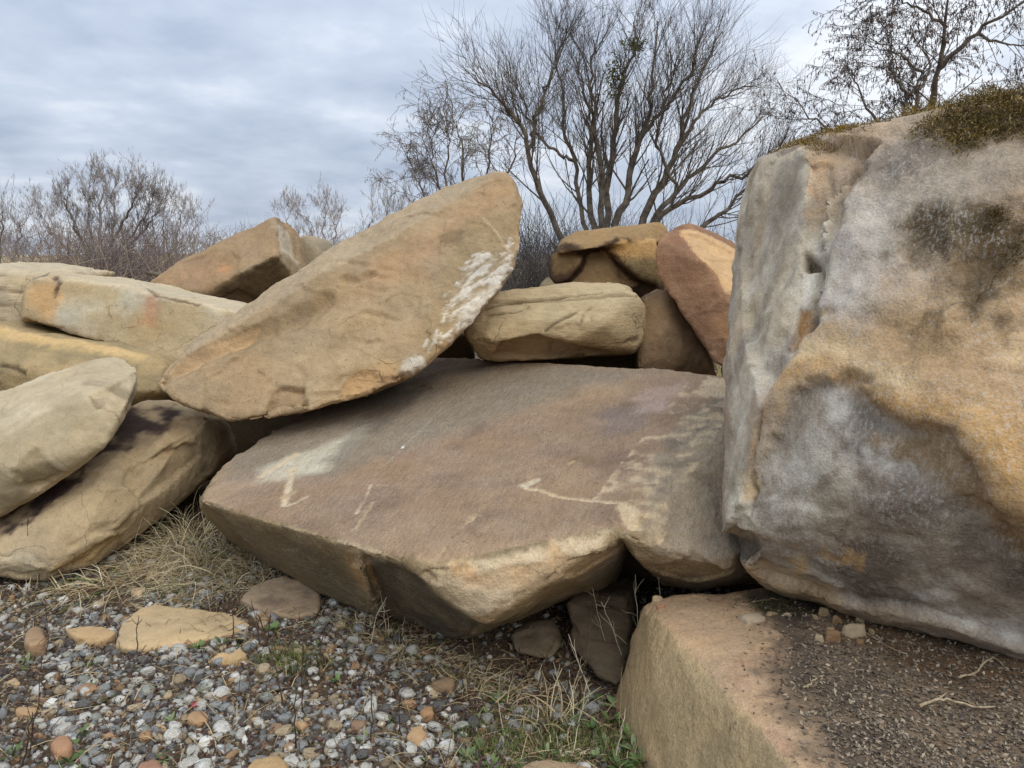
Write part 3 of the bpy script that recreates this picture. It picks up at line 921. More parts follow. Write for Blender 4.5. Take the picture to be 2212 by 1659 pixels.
r.mix(lin(196, 166, 116), r.stroke([(1385, 1300), (1360, 1420), (1372, 1540), (1420, 1650)], 0.05, 0.06, 0.04, 0.4) * 0.7)
tk = r.facing(K[1] if K[1][2] > 0 else -K[1], 0.88, 0.96)
r.mix(lin(188, 156, 118), tk)
r.mix(lin(206, 170, 120), tk * sst(0.0, 0.4, r.fb(5, 4, 3)) * 0.8)
r.mix(lin(174, 128, 96), tk * sst(0.1, 0.45, r.fb(4, 4, 4)) * 0.6)
soil = r.region([(1640, 1290), (1700, 1280), (1900, 1310), (2300, 1380), (2600, 1700), (2500, 2000), (1980, 1900), (1830, 1660), (1720, 1540), (1650, 1450), (1680, 1380)], 0.08, 0.12, 5)
r.mix(lin(122, 104, 84), soil * 0.85)
r.mix(lin(92, 80, 68), soil * sst(-0.1, 0.3, r.fb(7, 4, 5)) * 0.7)
r.mix(lin(118, 88, 54), r.region([(1830, 1320), (2000, 1350), (2212, 1420), (2212, 1520), (1950, 1430), (1830, 1380)], 0.06, 0.08) * 0.7)
r.mix(lin(58, 52, 44), r.region([(1600, 1285), (1700, 1280), (1790, 1310), (1760, 1335), (1650, 1330)], 0.03, 0.04) * 0.8)
crk = r.stroke([(1568, 1545), (1573, 1560), (1576, 1575)], 0.003, 0.003, 0.004)
r.d -= 0.012 * crk
r.mix(DARK, crk * 0.8)
r.mix(lin(206, 170, 124), np.clip(r.conv * 1.5, 0, 1) * 0.6)
r.d += soil * 0.008 * fbm(r.V0, 14, 4, 44)
BASE = r.finish('sandstone_boulder', 'flat-topped ochre block strewn with soil, twigs and stone crumbs', M_BASE)
BASE_R = r

# --- pale rounded boulder on the left ---------------------------------------------------------
up = PP([(-60, 870, 3.7), (0, 843, 3.8), (101, 806, 3.95), (215, 772, 4.1), (262, 772, 4.1), (300, 792, 4.05), (316, 827, 3.95), (303, 860, 3.85), (262, 900, 3.7)])
rid = PP([(-60, 985, 3.3), (0, 950, 3.35), (90, 893, 3.42), (165, 840, 3.56), (198, 856, 3.5), (216, 884, 3.5), (260, 910, 3.46), (250, 944, 3.43)])
lowp = PP([(168, 1012, 3.45), (138, 1018, 3.38), (111, 1056, 3.42), (77, 980, 3.33), (24, 1018, 3.26), (67, 1058, 3.32), (0, 1124, 3.42), (-60, 1150, 3.4)])
bk = PP([(-60, 1000, 4.3), (150, 930, 4.3), (240, 880, 4.35)])
r = Rock([up + rid + lowp + bk], [], vox=0.0125, sm=3, seed=53, big=0.018, mid=0.006, chip=0.006, chipf=4, edge=0.014, fine=0.001)
r.base(lin(194, 175, 138))
r.mix(lin(176, 156, 118), sst(-0.1, 0.35, r.fb(2.0, 4, 1, (1, 1, 2))) * 0.7)
r.mix(lin(208, 191, 156), sst(0.0, 0.35, r.fb(2.2, 3, 2, (1, 1, 3))) * 0.8)
fm = r.region([(-20, 965), (90, 897), (165, 842), (200, 858), (216, 884), (258, 908), (250, 944), (168, 1012), (60, 1062), (-20, 1130)], 0.012, 0.02)
r.mix(lin(182, 164, 126), fm * 0.75)
r.mix(lin(156, 138, 102), r.region([(24, 1018), (77, 978), (138, 1018), (67, 1059), (30, 1045)], 0.008, 0.012) * 0.8)
r.mix(lin(150, 132, 96), r.region([(-10, 1060), (60, 1065), (100, 1060), (0, 1120)], 0.03, 0.03) * 0.6)
r.mix(lin(158, 140, 112), r.region([(196, 862), (225, 860), (228, 878), (210, 885)], 0.006, 0.008) * 0.7)
ln = r.stroke([(198, 856), (210, 880), (222, 884), (258, 904)], 0.005, 0.004, 0.006)
r.d -= 0.012 * ln
r.mix(lin(120, 104, 78), ln * 0.6)
r.mix(lin(212, 196, 162), np.clip(r.conv * 1.2, 0, 1) * 0.6)
r.mix(lin(110, 96, 70), r.region([(275, 845), (310, 830), (300, 865), (262, 900)], 0.02, 0.02, 8, 0.3, -0.3) * 0.5)
r.flake([(24, 1018), (77, 976), (138, 1016), (112, 1050), (67, 1060)], 0.02, col=lin(166, 148, 110), op=0.5)
r.flake([(198, 852), (220, 858), (232, 882), (262, 905), (290, 880), (315, 835), (300, 800), (240, 840)], 0.012, 0.006)
r.flake([(60, 1062), (138, 1018), (160, 1018), (112, 1058)], 0.012, col=LTAN)
r.finish('sandstone_boulder', 'pale smooth rounded boulder with an angular chipped front facet', M_SOFT)

# --- purple-streaked boulder under it -----------------------------------------------------------
top6 = PP([(-60, 1080, 3.8), (100, 1000, 3.95), (250, 900, 4.15), (336, 857, 4.35), (400, 868, 4.4), (460, 902, 4.35), (497, 912, 4.5)])
rid6 = PP([(-60, 1205, 3.25), (0, 1180, 3.3), (118, 1112, 3.42), (269, 1000, 3.75), (353, 960, 3.9), (447, 908, 4.15)])
end6 = PP([(497, 958, 4.45), (484, 998, 4.35), (420, 1055, 4.2), (370, 1106, 4.0), (355, 1040, 3.85)])
low6 = PP([(282, 1176, 3.72), (215, 1217, 3.55), (240, 1150, 3.5), (151, 1247, 3.40), (67, 1266, 3.33), (0, 1252, 3.32), (-60, 1240, 3.32), (100, 1225, 3.26)])
bk6 = PP([(-60, 1150, 4.6), (300, 1050, 4.9), (520, 980, 4.9)])
r = Rock([top6 + rid6 + end6 + low6 + bk6], [], vox=0.0125, sm=4, seed=61, big=0.028, mid=0.012, chip=0.022, chipf=3.5, edge=0.020, fine=0.0015)
r.base(lin(194, 170, 128))
r.mix(lin(172, 148, 108), sst(-0.1, 0.35, r.fb(2.4, 4, 1)) * 0.7)
pm = r.region([(-40, 1178), (0, 1158), (130, 1080), (262, 990), (330, 950), (400, 905), (340, 850), (250, 890), (150, 1020), (0, 1110), (-40, 1130)], 0.03, 0.06, 6, 0.5, -0.3)
stre = sst(-0.25, 0.1, r.fb(5, 4, 3, (1, 1, 2.5)))
r.mix(lin(78, 62, 56), pm * (0.35 + 0.65 * stre))
r.mix(lin(190, 160, 116), r.region([(340, 960), (380, 900), (450, 905), (430, 940), (370, 985)], 0.03, 0.04) * 0.7)
r.mix(lin(208, 170, 104), r.region([(120, 1225), (200, 1180), (260, 1150), (262, 1165), (215, 1190), (180, 1220), (130, 1235)], 0.01, 0.02) * 0.9)
r.mix(lin(140, 118, 86), r.region([(120, 1240), (180, 1222), (210, 1190), (262, 1165), (282, 1180), (200, 1228), (150, 1250)], 0.012, 0.02) * 0.6)
r.mix(lin(190, 178, 150), r.region([(-20, 1195), (60, 1190), (110, 1215), (70, 1262), (-20, 1250)], 0.03, 0.04) * 0.6)
r.mix(lin(112, 100, 82), r.region([(205, 1130), (225, 1125), (250, 1145), (225, 1155)], 0.012, 0.02) * 0.7)
r.mix(lin(150, 112, 72), r.region([(465, 930), (490, 920), (490, 1000), (460, 1010)], 0.03, 0.04, 8, 0.4, -0.4) * 0.6)
for pts, w, dep in (([(268, 1035), (290, 1000), (330, 975), (400, 965)], 0.04, 0.030), ([(150, 1180), (230, 1135), (255, 1130)], 0.012, 0.014), ([(120, 1238), (170, 1222), (230, 1180)], 0.012, 0.012)):
    r.d -= dep * r.stroke(pts, w, w, 0.02, 0.3, 9)
r.mix(lin(206, 184, 140), np.clip(r.conv * 1.3, 0, 1) * 0.55)
r.flake([(268, 1040), (282, 1000), (340, 968), (420, 962), (440, 985), (380, 1040), (300, 1090)], 0.035)
r.flake([(350, 965), (390, 905), (450, 905), (430, 935), (380, 960)], 0.014)
r.flake([(190, 1150), (240, 1060), (290, 1055), (285, 1140), (250, 1150)], 0.016, col=lin(170, 148, 110))
r.flake([(118, 1240), (150, 1215), (240, 1160), (262, 1160), (262, 1170), (200, 1215)], 0.020, col=lin(206, 172, 112), op=0.8)
r.flake([(0, 1195), (60, 1190), (115, 1225), (75, 1265), (0, 1255)], 0.014)
r.finish('sandstone_boulder', 'long tan boulder with dark purple streaks, sloping down to the dry grass', M_SAND)

# --- blocks of the left background -----------------------------------------------------------------
fr = PP([(59, 601, 5.0), (97, 587, 5.1), (188, 606, 5.05), (269, 615, 5.0), (339, 637, 4.95), (520, 672, 4.95), (560, 690, 5.0), (47, 660, 4.85), (44, 691, 4.85), (128, 715, 4.8), (302, 762, 4.75), (365, 776, 4.75), (520, 800, 4.8)])
bk = PP([(97, 583, 5.9), (134, 584, 6.0), (312, 606, 6.0), (560, 660, 5.8), (59, 690, 5.8), (500, 780, 5.8)])
r = Rock([fr + bk], [], vox=0.017, sm=3, seed=71, big=0.02, mid=0.010, chip=0.012, chipf=4, edge=0.03, fine=0.002)
r.base(lin(180, 159, 118))
r.mix(lin(176, 146, 92), sst(-0.05, 0.35, r.fb(2.2, 4, 1)) * 0.8)
r.mix(lin(190, 180, 154), sst(0.05, 0.4, r.fb(2.6, 4, 2)) * 0.8)
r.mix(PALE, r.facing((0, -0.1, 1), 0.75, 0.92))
r.mix(lin(190, 120, 70), r.region([(310, 640), (340, 630), (330, 700), (300, 690)], 0.05, 0.06) * 0.6)
r.mix(lin(200, 150, 76), r.region([(60, 610), (120, 600), (150, 640), (110, 690), (60, 670)], 0.06, 0.08) * 0.6)
for pts in ([(120, 600), (130, 612), (118, 640)], [(75, 600), (100, 590)], [(318, 622), (335, 635), (380, 645), (430, 655)]):
    m = r.stroke(pts, 0.012, 0.01, 0.02)
    r.mix(lin(84, 58, 44), m * 0.8); r.d -= 0.01 * m
r.mix(lin(214, 190, 148), np.clip(r.conv * 1.3, 0, 1) * 0.5)
r.flake([(60, 600), (95, 588), (125, 605), (115, 640), (75, 640)], 0.018)
r.flake([(240, 700), (290, 640), (340, 640), (350, 700), (300, 755)], 0.010)
r.flake([(40, 690), (90, 700), (130, 716), (60, 720)], 0.02)
r.finish('sandstone_boulder', 'long straight yellowish block lying tilted with rust-cracked upper edge', M_SAND)

fr = PP([(-60, 566, 5.3), (0, 572, 5.3), (92, 588, 5.3), (60, 600, 5.2), (52, 690, 5.15), (46, 705, 5.1), (-60, 705, 5.05), (-60, 600, 5.15)])
r = Rock([fr + off(fr, 0.1, 0.9, 0.0, 0.95)], [], vox=0.018, sm=3, seed=75, big=0.02, mid=0.012, chip=0.012, chipf=4, edge=0.03,
         bed=((0.1, 0.0, 1), 0.10, 0.02, None))
r.base(lin(196, 176, 138))
r.mix(lin(176, 160, 132), sst(0, 0.3, r.fb(3, 3, 1)) * 0.8)
r.mix(OCHRE, sst(0.1, 0.4, r.fb(2.5, 3, 2)) * 0.6)
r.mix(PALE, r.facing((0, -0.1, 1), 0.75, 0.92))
r.mix(lin(120, 92, 64), r.crack * 0.6)
r.finish('sandstone_boulder', 'pale layered block ending beside the long yellowish block', M_STRATA)

fr = PP([(-60, 692, 4.75), (0, 702, 4.75), (100, 722, 4.7), (202, 742, 4.65), (330, 770, 4.55), (358, 790, 4.5), (340, 850, 4.35), (200, 860, 4.4), (60, 830, 4.45), (-60, 850, 4.5), (0, 795, 4.42)])
r = Rock([fr + off(fr, 0.0, 0.8, -0.05, 0.95) + PP([(-60, 960, 4.7), (300, 960, 4.7)])], [], vox=0.016, sm=4, seed=77, big=0.02, mid=0.01, chip=0.014, chipf=4.5, edge=0.02)
r.base(lin(176, 152, 106))
r.mix(lin(148, 132, 94), sst(-0.1, 0.3, r.fb(3, 4, 1)) * 0.8)
r.mix(lin(214, 178, 110), r.stroke([(-10, 710), (100, 730), (200, 750), (300, 768)], 0.05, 0.04, 0.05) * 0.8)
m = r.stroke([(0, 790), (30, 795), (52, 808)], 0.012, 0.01, 0.02); r.d -= 0.02 * m; r.mix(DARK, m * 0.6)
r.finish('sandstone_boulder', 'mossy ochre block beneath the long yellowish block', M_SAND)

# brown wedge behind the leaning slab
W1 = PP([(312, 612, 6.3), (386, 564, 6.5), (430, 557, 6.5), (537, 492, 6.5), (595, 468, 6.5), (626, 478, 6.7), (641, 493, 6.85), (655, 575, 6.7), (598, 550, 6.25), (520, 590, 6.15), (430, 652, 6.1), (330, 625, 6.2), (380, 640, 6.1)])
W2 = PP([(520, 670, 6.6), (640, 590, 6.9), (420, 660, 6.5), (700, 700, 7.0), (400, 640, 7.2), (640, 500, 7.5), (560, 500, 7.4), (420, 575, 7.2)])
r = Rock([W1 + W2], [], vox=0.02, sm=2, seed=81, big=0.03, mid=0.012, chip=0.02, chipf=2.5, edge=0.03)
r.base(lin(166, 138, 100))
r.mix(lin(172, 138, 98), r.region([(312, 612), (400, 565), (480, 560), (480, 600), (380, 640)], 0.12, 0.1) * 0.8)
r.mix(lin(172, 158, 130), r.region([(500, 560), (598, 470), (640, 495), (650, 575), (598, 545)], 0.08, 0.1) * 0.7)
r.mix(lin(200, 190, 166), r.region([(597, 480), (625, 500), (645, 570), (605, 545)], 0.03, 0.04) * 0.6)
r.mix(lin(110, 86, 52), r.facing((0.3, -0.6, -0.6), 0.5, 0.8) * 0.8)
r.mix(lin(196, 140, 88), r.region([(480, 570), (500, 575), (490, 590), (470, 585)], 0.02, 0.03) * 0.6)
r.flake([(470, 590), (480, 560), (500, 545), (520, 560), (510, 590), (490, 605)], 0.015)
r.flake([(386, 566), (430, 558), (470, 540), (440, 580), (400, 600)], 0.015)
r.flake([(597, 470), (625, 480), (640, 500), (645, 565), (610, 540), (600, 510)], 0.02)
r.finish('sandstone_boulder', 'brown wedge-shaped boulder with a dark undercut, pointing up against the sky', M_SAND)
fr = PP([(640, 508, 7.6), (660, 506, 7.5), (684, 512, 7.5), (692, 545, 7.4), (690, 600, 7.4), (640, 600, 7.4)])
r = Rock([fr + off(fr, 0, 0.7, 0, 0.9) + PP([(690, 700, 7.5), (640, 700, 7.5)])], [], vox=0.025, sm=3, seed=83, big=0.03)
r.base(lin(168, 152, 122))
r.mix(OCHRE, r.region([(640, 508), (655, 506), (650, 545), (640, 550)], 0.05, 0.05) * 0.8)
r.finish('sandstone_boulder', 'small grey boulder peeping out behind the brown wedge', M_SAND)

# --- stones of the right background ------------------------------------------------------------------
fr = PP([(1000, 692, 4.62), (1040, 642, 4.72), (1100, 627, 4.78), (1250, 614, 4.78), (1340, 618, 4.75), (1380, 634, 4.75), (1396, 662, 4.72), (1390, 738, 4.66), (1368, 764, 4.62), (1240, 774, 4.6), (1065, 783, 4.55), (1036, 776, 4.52), (1000, 720, 4.55), (1150, 700, 4.42), (1300, 700, 4.45), (1070, 735, 4.40), (1240, 738, 4.42)])
bk = PP([(1040, 640, 5.5), (1340, 612, 5.5), (1400, 680, 5.5), (1250, 608, 5.3), (1040, 775, 5.5), (1370, 765, 5.4)])
cutl = PP([(1060, 790, 4.2), (1085, 742, 4.2), (1160, 722, 4.2), (1215, 740, 4.2), (1260, 752, 4.2), (1370, 770, 4.2), (1370, 800, 4.2), (1085, 745, 4.5), (1160, 728, 4.5), (1260, 756, 4.52), (1060, 786, 4.6), (1370, 775, 4.65)])
r = Rock([fr + bk], [cutl], vox=0.0125, sm=3, seed=91, big=0.014, mid=0.008, chip=0.012, chipf=5, edge=0.018, fine=0.002,
         bed=((-0.02, 0.05, 1), 0.085, 0.022, lambda V, N: sst(0.0, 0.2, V[:, 2] - P(1240, 690, 4.6)[2])))
r.base(lin(184, 159, 115))
r.mix(lin(168, 144, 102), sst(-0.1, 0.3, r.fb(3, 4, 1)) * 0.7)
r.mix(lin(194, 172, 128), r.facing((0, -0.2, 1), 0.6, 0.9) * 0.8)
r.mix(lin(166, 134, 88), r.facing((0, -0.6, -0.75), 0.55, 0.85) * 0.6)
r.mix(lin(112, 92, 60), np.clip(r.crack, 0, 1) * 0.6)
for pts, w, dep in (([(1180, 708), (1215, 690), (1250, 672)], 0.006, 0.012), ([(1045, 665), (1120, 650), (1250, 640), (1300, 632)], 0.008, 0.02), ([(1050, 680), (1110, 672), (1140, 660)], 0.006, 0.015), ([(1255, 700), (1262, 672), (1275, 665)], 0.005, 0.01), ([(1330, 748), (1360, 735), (1380, 732)], 0.006, 0.012)):
    m = r.stroke(pts, w, 0.006, 0.014, 0.3, 9)
    r.d -= dep * m; r.mix(lin(104, 84, 56), m * 0.7)
r.flake([(1065, 785), (1080, 740), (1155, 722), (1205, 738), (1262, 752), (1265, 775)], 0.025, col=lin(172, 140, 96))
r.flake([(1195, 712), (1240, 690), (1265, 715), (1230, 735)], 0.012)
r.flake([(1040, 655), (1120, 648), (1150, 665), (1105, 690), (1045, 690)], 0.012)
r.finish('sandstone_boulder', 'squat tan block with layered cracks resting on the slab edge', M_STRATA)

# red-brown upright boulder
fr = PP([(1411, 545, 5.0), (1420, 515, 5.05), (1446, 487, 5.15), (1490, 479, 5.2), (1520, 560, 4.85), (1590, 640, 4.75), (1420, 598, 4.95), (1470, 662, 4.85), (1500, 722, 4.8), (1540, 790, 4.7), (1600, 815, 4.65), (1650, 780, 4.6)])
bk = PP([(1552, 502, 5.4), (1600, 530, 5.4), (1680, 600, 5.3), (1700, 780, 5.2), (1480, 500, 5.8), (1560, 700, 5.8), (1450, 600, 5.6)])
r = Rock([fr + bk], [], vox=0.0145, sm=3, seed=95, big=0.02, mid=0.01, chip=0.016, chipf=4, edge=0.02)
r.base(lin(150, 112, 80))
r.mix(lin(172, 132, 96), sst(-0.1, 0.3, r.fb(2.5, 4, 1)) * 0.7)
r.mix(lin(118, 84, 66), sst(0.1, 0.4, r.fb(4, 4, 2)) * 0.6)
r.mix(lin(206, 168, 114), r.region([(1488, 476), (1555, 498), (1610, 530), (1620, 620), (1575, 640), (1545, 590), (1515, 560)], 0.015, 0.03) * 0.9)
r.mix(lin(196, 146, 84), r.region([(1540, 700), (1600, 640), (1610, 800), (1560, 780)], 0.05, 0.06) * 0.4)
r.mix(lin(206, 160, 110), np.clip(r.conv * 1.3, 0, 1) * 0.5)
r.flake([(1490, 480), (1550, 500), (1600, 530), (1590, 600), (1560, 640), (1540, 590), (1515, 555)], 0.02)
r.flake([(1540, 560), (1590, 560), (1585, 620), (1560, 640)], 0.014)
r.finish('sandstone_boulder', 'upright red-brown boulder with a tan broken top', M_SAND)

fr = PP([(1394, 645, 5.05), (1440, 622, 5.05), (1475, 655, 5.1), (1530, 740, 5.1), (1545, 800, 5.0), (1376, 795, 4.85), (1372, 760, 4.9), (1440, 720, 4.9)])
r = Rock([fr + off(fr, 0.05, 0.6, 0, 0.9) + PP([(1376, 860, 5.2), (1560, 860, 5.2)])], [], vox=0.016, sm=3, seed=97, big=0.02, mid=0.01, chip=0.012)
r.base(lin(152, 124, 88))
r.mix(lin(120, 96, 66), sst(-0.1, 0.3, r.fb(3, 4, 1)) * 0.8)
r.finish('sandstone_boulder', 'brown boulder wedged in the shade under the red-brown one', M_SAND)

# dark hollow boulder with yellow brow
cap = PP([(1205, 548, 5.9), (1212, 520, 6.0), (1252, 497, 6.05), (1330, 487, 6.05), (1440, 480, 6.0), (1450, 520, 5.95), (1330, 525, 5.85), (1240, 545, 5.82)])
cap = cap + off(cap, 0, 0.9, 0, 0.95)
leftb = PP([(1185, 548, 6.0), (1212, 540, 5.95), (1275, 530, 5.95), (1262, 570, 5.95), (1235, 605, 5.92), (1200, 615, 5.95), (1186, 600, 6.0)])
leftb = leftb + off(leftb, 0.1, 0.8, 0, 0.95)
rightb = PP([(1310, 545, 5.92), (1345, 522, 5.9), (1420, 515, 5.85), (1430, 620, 5.85), (1370, 600, 5.88)])
rightb = rightb + off(rightb, 0, 0.8, 0, 0.95)
core = PP([(1230, 530, 6.1), (1440, 510, 6.1), (1440, 680, 6.0), (1215, 680, 6.0), (1300, 560, 6.0)])
core = core + off(core, 0, 0.8, 0, 0.95)
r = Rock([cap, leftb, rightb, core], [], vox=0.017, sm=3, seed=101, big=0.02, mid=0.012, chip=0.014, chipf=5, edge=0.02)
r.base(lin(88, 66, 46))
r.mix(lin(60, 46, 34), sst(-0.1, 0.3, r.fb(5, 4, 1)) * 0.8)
r.mix(lin(160, 130, 84), r.region([(1205, 545), (1215, 518), (1255, 495), (1330, 484), (1445, 478), (1445, 520), (1330, 527), (1270, 545)], 0.03, 0.04) * 0.9)
r.mix(lin(200, 156, 84), r.region([(1312, 545), (1345, 520), (1420, 520), (1420, 560), (1350, 560)], 0.03, 0.04) * 0.85)
r.mix(lin(150, 130, 86), r.region([(1350, 565), (1420, 555), (1430, 610), (1380, 600)], 0.04, 0.04) * 0.8)
r.mix(lin(150, 122, 76), r.region([(1185, 550), (1215, 540), (1240, 550), (1230, 575), (1190, 590)], 0.04, 0.05) * 0.7)
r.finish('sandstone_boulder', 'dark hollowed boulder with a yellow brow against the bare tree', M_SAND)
fr = PP([(1158, 625, 5.9), (1175, 605, 6.0), (1196, 592, 6.0), (1210, 640, 5.9), (1160, 660, 5.9)])
r = Rock([fr + off(fr, 0, 0.35, 0, 0.9)], [], vox=0.02, sm=4, seed=103, big=0.02)
r.base(lin(150, 132, 100))
r.finish('sandstone_boulder', 'small grey-brown stone perched left of the dark hollowed boulder', M_SAND)

# --- stones in the dark gaps -----------------------------------------------------------------------
fr = PP([(1222, 1300, 2.98), (1265, 1292, 3.05), (1362, 1290, 2.95), (1365, 1400, 2.75), (1350, 1490, 2.60), (1300, 1480, 2.66), (1275, 1440, 2.72), (1235, 1420, 2.8)])
r = Rock([fr + off(fr, 0.1, 0.4, -0.05, 0.9)], [], vox=0.012, sm=4, seed=107, big=0.03, mid=0.012, chip=0.02, chipf=6, edge=0.02,
         bed=((0, 0.1, 1), 0.09, 0.015, None))
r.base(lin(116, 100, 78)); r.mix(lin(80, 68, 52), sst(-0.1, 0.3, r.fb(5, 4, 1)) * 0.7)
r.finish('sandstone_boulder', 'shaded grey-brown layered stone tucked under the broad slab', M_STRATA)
for k, (fr, lab, c) in enumerate((
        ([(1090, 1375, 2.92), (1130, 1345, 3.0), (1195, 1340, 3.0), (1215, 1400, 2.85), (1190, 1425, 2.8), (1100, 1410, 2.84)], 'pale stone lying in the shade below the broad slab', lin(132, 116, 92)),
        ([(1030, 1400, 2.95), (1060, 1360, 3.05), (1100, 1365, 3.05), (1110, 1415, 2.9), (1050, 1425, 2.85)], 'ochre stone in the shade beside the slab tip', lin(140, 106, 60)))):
    q = PP(fr)
    r = Rock([q + off(q, 0.02, 0.15, -0.06, 0.95)], [], vox=0.010, sm=4, seed=111 + k, big=0.02, mid=0.01, chip=0.01, edge=0.01)
    r.base(c); r.mix(c * 0.6, sst(-0.1, 0.3, r.fb(7, 4, 1)) * 0.7)
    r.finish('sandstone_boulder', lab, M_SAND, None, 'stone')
gaps = (([(-3.0, 5.0, 0.0), (-0.2, 5.25, 0.0), (-2.9, 5.1, 0.7), (-0.3, 5.3, 1.0), (-3.0, 5.9, 0.0), (-0.2, 6.0, 0.0), (-2.8, 5.8, 0.7), (-0.3, 6.0, 0.95)], 'added filler boulder blocking light behind the leaning slab'),
        ([(-0.2, 5.25, 0.0), (1.5, 5.15, 0.0), (-0.1, 5.3, 0.98), (1.4, 5.3, 0.85), (-0.2, 6.0, 0.0), (1.6, 6.0, 0.0), (-0.1, 6.0, 1.0), (1.5, 6.1, 0.95)], 'added filler boulder darkening the gap behind the layered block'),
        ([(0.2, 3.5, -0.1), (2.0, 3.3, -0.1), (0.3, 3.5, 0.3), (1.9, 3.4, 0.3), (0.2, 4.2, -0.1), (2.0, 4.2, -0.1), (0.3, 4.2, 0.3), (1.9, 4.2, 0.3)], 'added filler boulder closing off light below the broad slab'))
for k, (pts, lab) in enumerate(gaps):  # fillers added to block sky light so the gaps go dark
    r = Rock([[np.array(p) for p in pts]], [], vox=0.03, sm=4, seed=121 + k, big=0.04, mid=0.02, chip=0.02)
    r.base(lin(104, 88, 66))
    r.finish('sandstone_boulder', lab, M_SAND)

# ------------------------------------------------------------------ ground
def gz(x, y):
    x = np.asarray(x, float); y = np.asarray(y, float)
    p = np.stack([x, y, np.zeros_like(x)], -1).reshape(-1, 3)
    n = fbm(p, 0.9, 3, 201).reshape(x.shape) * 0.03 + fbm(p, 5, 3, 202).reshape(x.shape) * 0.012
    n = n * sst(60, 20, np.hypot(x, y)) 
    dip = -0.09 * np.exp(-(((x - 0.25) / 0.45) ** 2 + ((y - 2.75) / 0.45) ** 2))
    rise = 0.033 * np.maximum(y - 9, 0) - 0.033 * np.maximum(y - 70, 0)
    rise = rise * sst(2.0, -30.0, x) + 0.012 * np.clip(y - 9, 0, 61) * (1 - sst(2.0, -30.0, x))
    mound = 0.05 * np.exp(-(((x + 1.5) / 0.5) ** 2 + ((y - 3.9) / 0.35) ** 2))
    far = fbm(p, 0.03, 3, 203).reshape(x.shape) * 0.5 * sst(15, 60, np.abs(y))
    return n + dip + rise + mound + far


def axis(lo, hi, step, far_lo, far_hi, k):
    mid = np.arange(lo, hi + 1e-6, step)
    a = lo - np.geomspace(step, lo - far_lo, k)[::-1]
    b = hi + np.geomspace(step, far_hi - hi, k)
    return np.concatenate([a, mid, b])


gx, gy = axis(-3.2, 2.4, 0.04, -900, 900, 34), axis(1.0, 5.0, 0.04, -300, 1500, 34)
GX, GY = np.meshgrid(gx, gy)
nx, ny = len(gx), len(gy)
V = np.stack([GX.ravel(), GY.ravel(), gz(GX, GY).ravel()], 1)
idx = np.arange(nx * ny).reshape(ny, nx)
F = np.stack([idx[:-1, :-1], idx[:-1, 1:], idx[1:, 1:], idx[1:, :-1]], -1).reshape(-1, 4)
me = mesh_np('ground', V, F)
soilc = lin(94, 81, 64) * (1 + 0.35 * fbm(V, 6, 4, 210)[:, None])
soilc = soilc * (1 - 0.25 * sst(0, 0.4, fbm(V, 2.2, 3, 211)))[:, None]
fieldm = sst(7, 11, V[:, 1] + 1.5 * fbm(V, 0.6, 3, 212))[:, None]
field = lin(176, 156, 120) * (1 + 0.25 * fbm(V, 0.25, 4, 213)[:, None])
set_col(me, soilc * (1 - fieldm) + field * fieldm)
GZG = V[:, 2].reshape(ny, nx)


def gz1(x, y):
    return float(GZG[min(np.searchsorted(gy, y), ny - 1), min(np.searchsorted(gx, x), nx - 1)])


M_SOIL = attr_material('soil', 0.95, 0.1, 0.35, 60, 0.8, 0.02)
g = link('ground', me, M_SOIL)
tag(g, 'bare brown soil and dry field under the gravel', None, None, 'structure')

# ------------------------------------------------------------------ pebbles
def ico(sub):
    bm = bmesh.new()
    bmesh.ops.create_icosphere(bm, subdivisions=sub, radius=1.0)
    v = np.array([x.co[:] for x in bm.verts]); f = np.array([[q.index for q in p.verts] for p in bm.faces])
    bm.free()
    return v, f


IV, IF = ico(2)
IV1, IF1 = ico(1)


def pebble_shape(seed, angular=0.2, flat=0.6, lo=False):
    r_ = np.random.default_rng(seed)
    v = (IV1 if lo else IV).copy()
    n = r_.normal(size=(9, 3)); n /= np.linalg.norm(n, axis=1, keepdims=True)
    d = r_.uniform(0.5, 0.88, 9) if angular > 0.3 else r_.uniform(0.66, 0.98, 9)
    for a, b in zip(n, d):                       # planed faces
        s = v @ a
        v -= np.maximum(s - b, 0)[:, None] * a * (0.7 + 0.3 * min(1, angular * 2))
    v *= (1 + 0.22 * fbm(v, 1.1, 3, seed)[:, None])
    return v * np.array([1.0, r_.uniform(0.58, 0.95), flat * r_.uniform(0.65, 1.2)])


def rotm(a, b, c):
    ca, sa, cb, sb, cc, s_ = np.cos(a), np.sin(a), np.cos(b), np.sin(b), np.cos(c), np.sin(c)
    z = np.array([[ca, -sa, 0], [sa, ca, 0], [0, 0, 1]])
    y = np.array([[cb, 0, sb], [0, 1, 0], [-sb, 0, cb]])
    x = np.array([[1, 0, 0], [0, cc, -s_], [0, s_, cc]])
    return z @ y @ x


PCOL = {
    'pale grey': lin(188, 184, 172), 'blue grey': lin(140, 140, 136), 'dark slate': lin(96, 93, 88),
    'chalky white': lin(216, 211, 199), 'buff': lin(172, 152, 122), 'rusty tan': lin(158, 126, 92), 'greenish grey': lin(146, 147, 134)}
PW = np.array([0.30, 0.25, 0.12, 0.08, 0.13, 0.05, 0.07])
PNAMES = list(PCOL)


def density(x, y):
    """how thick the gravel lies: thick in the open on the left, thin beside the boulders and in the weeds"""
    px = 1106 + x / y * 1640
    d = sst(1150, 700, px + 150 * (y - 2.4))
    d = d * 0.8 + 0.2
    p = np.stack([x, y, 0 * x], 1)
    d = d * (0.10 + 0.90 * sst(-0.35, 0.15, fbm(p, 2.6, 4, 221) + 0.34 * (3.05 - y)))
    d = d * np.maximum(sst(4.4, 3.2, y + 0.35 * fbm(p, 2, 2, 222)), 0.6 * (x < -2.7))
    return d


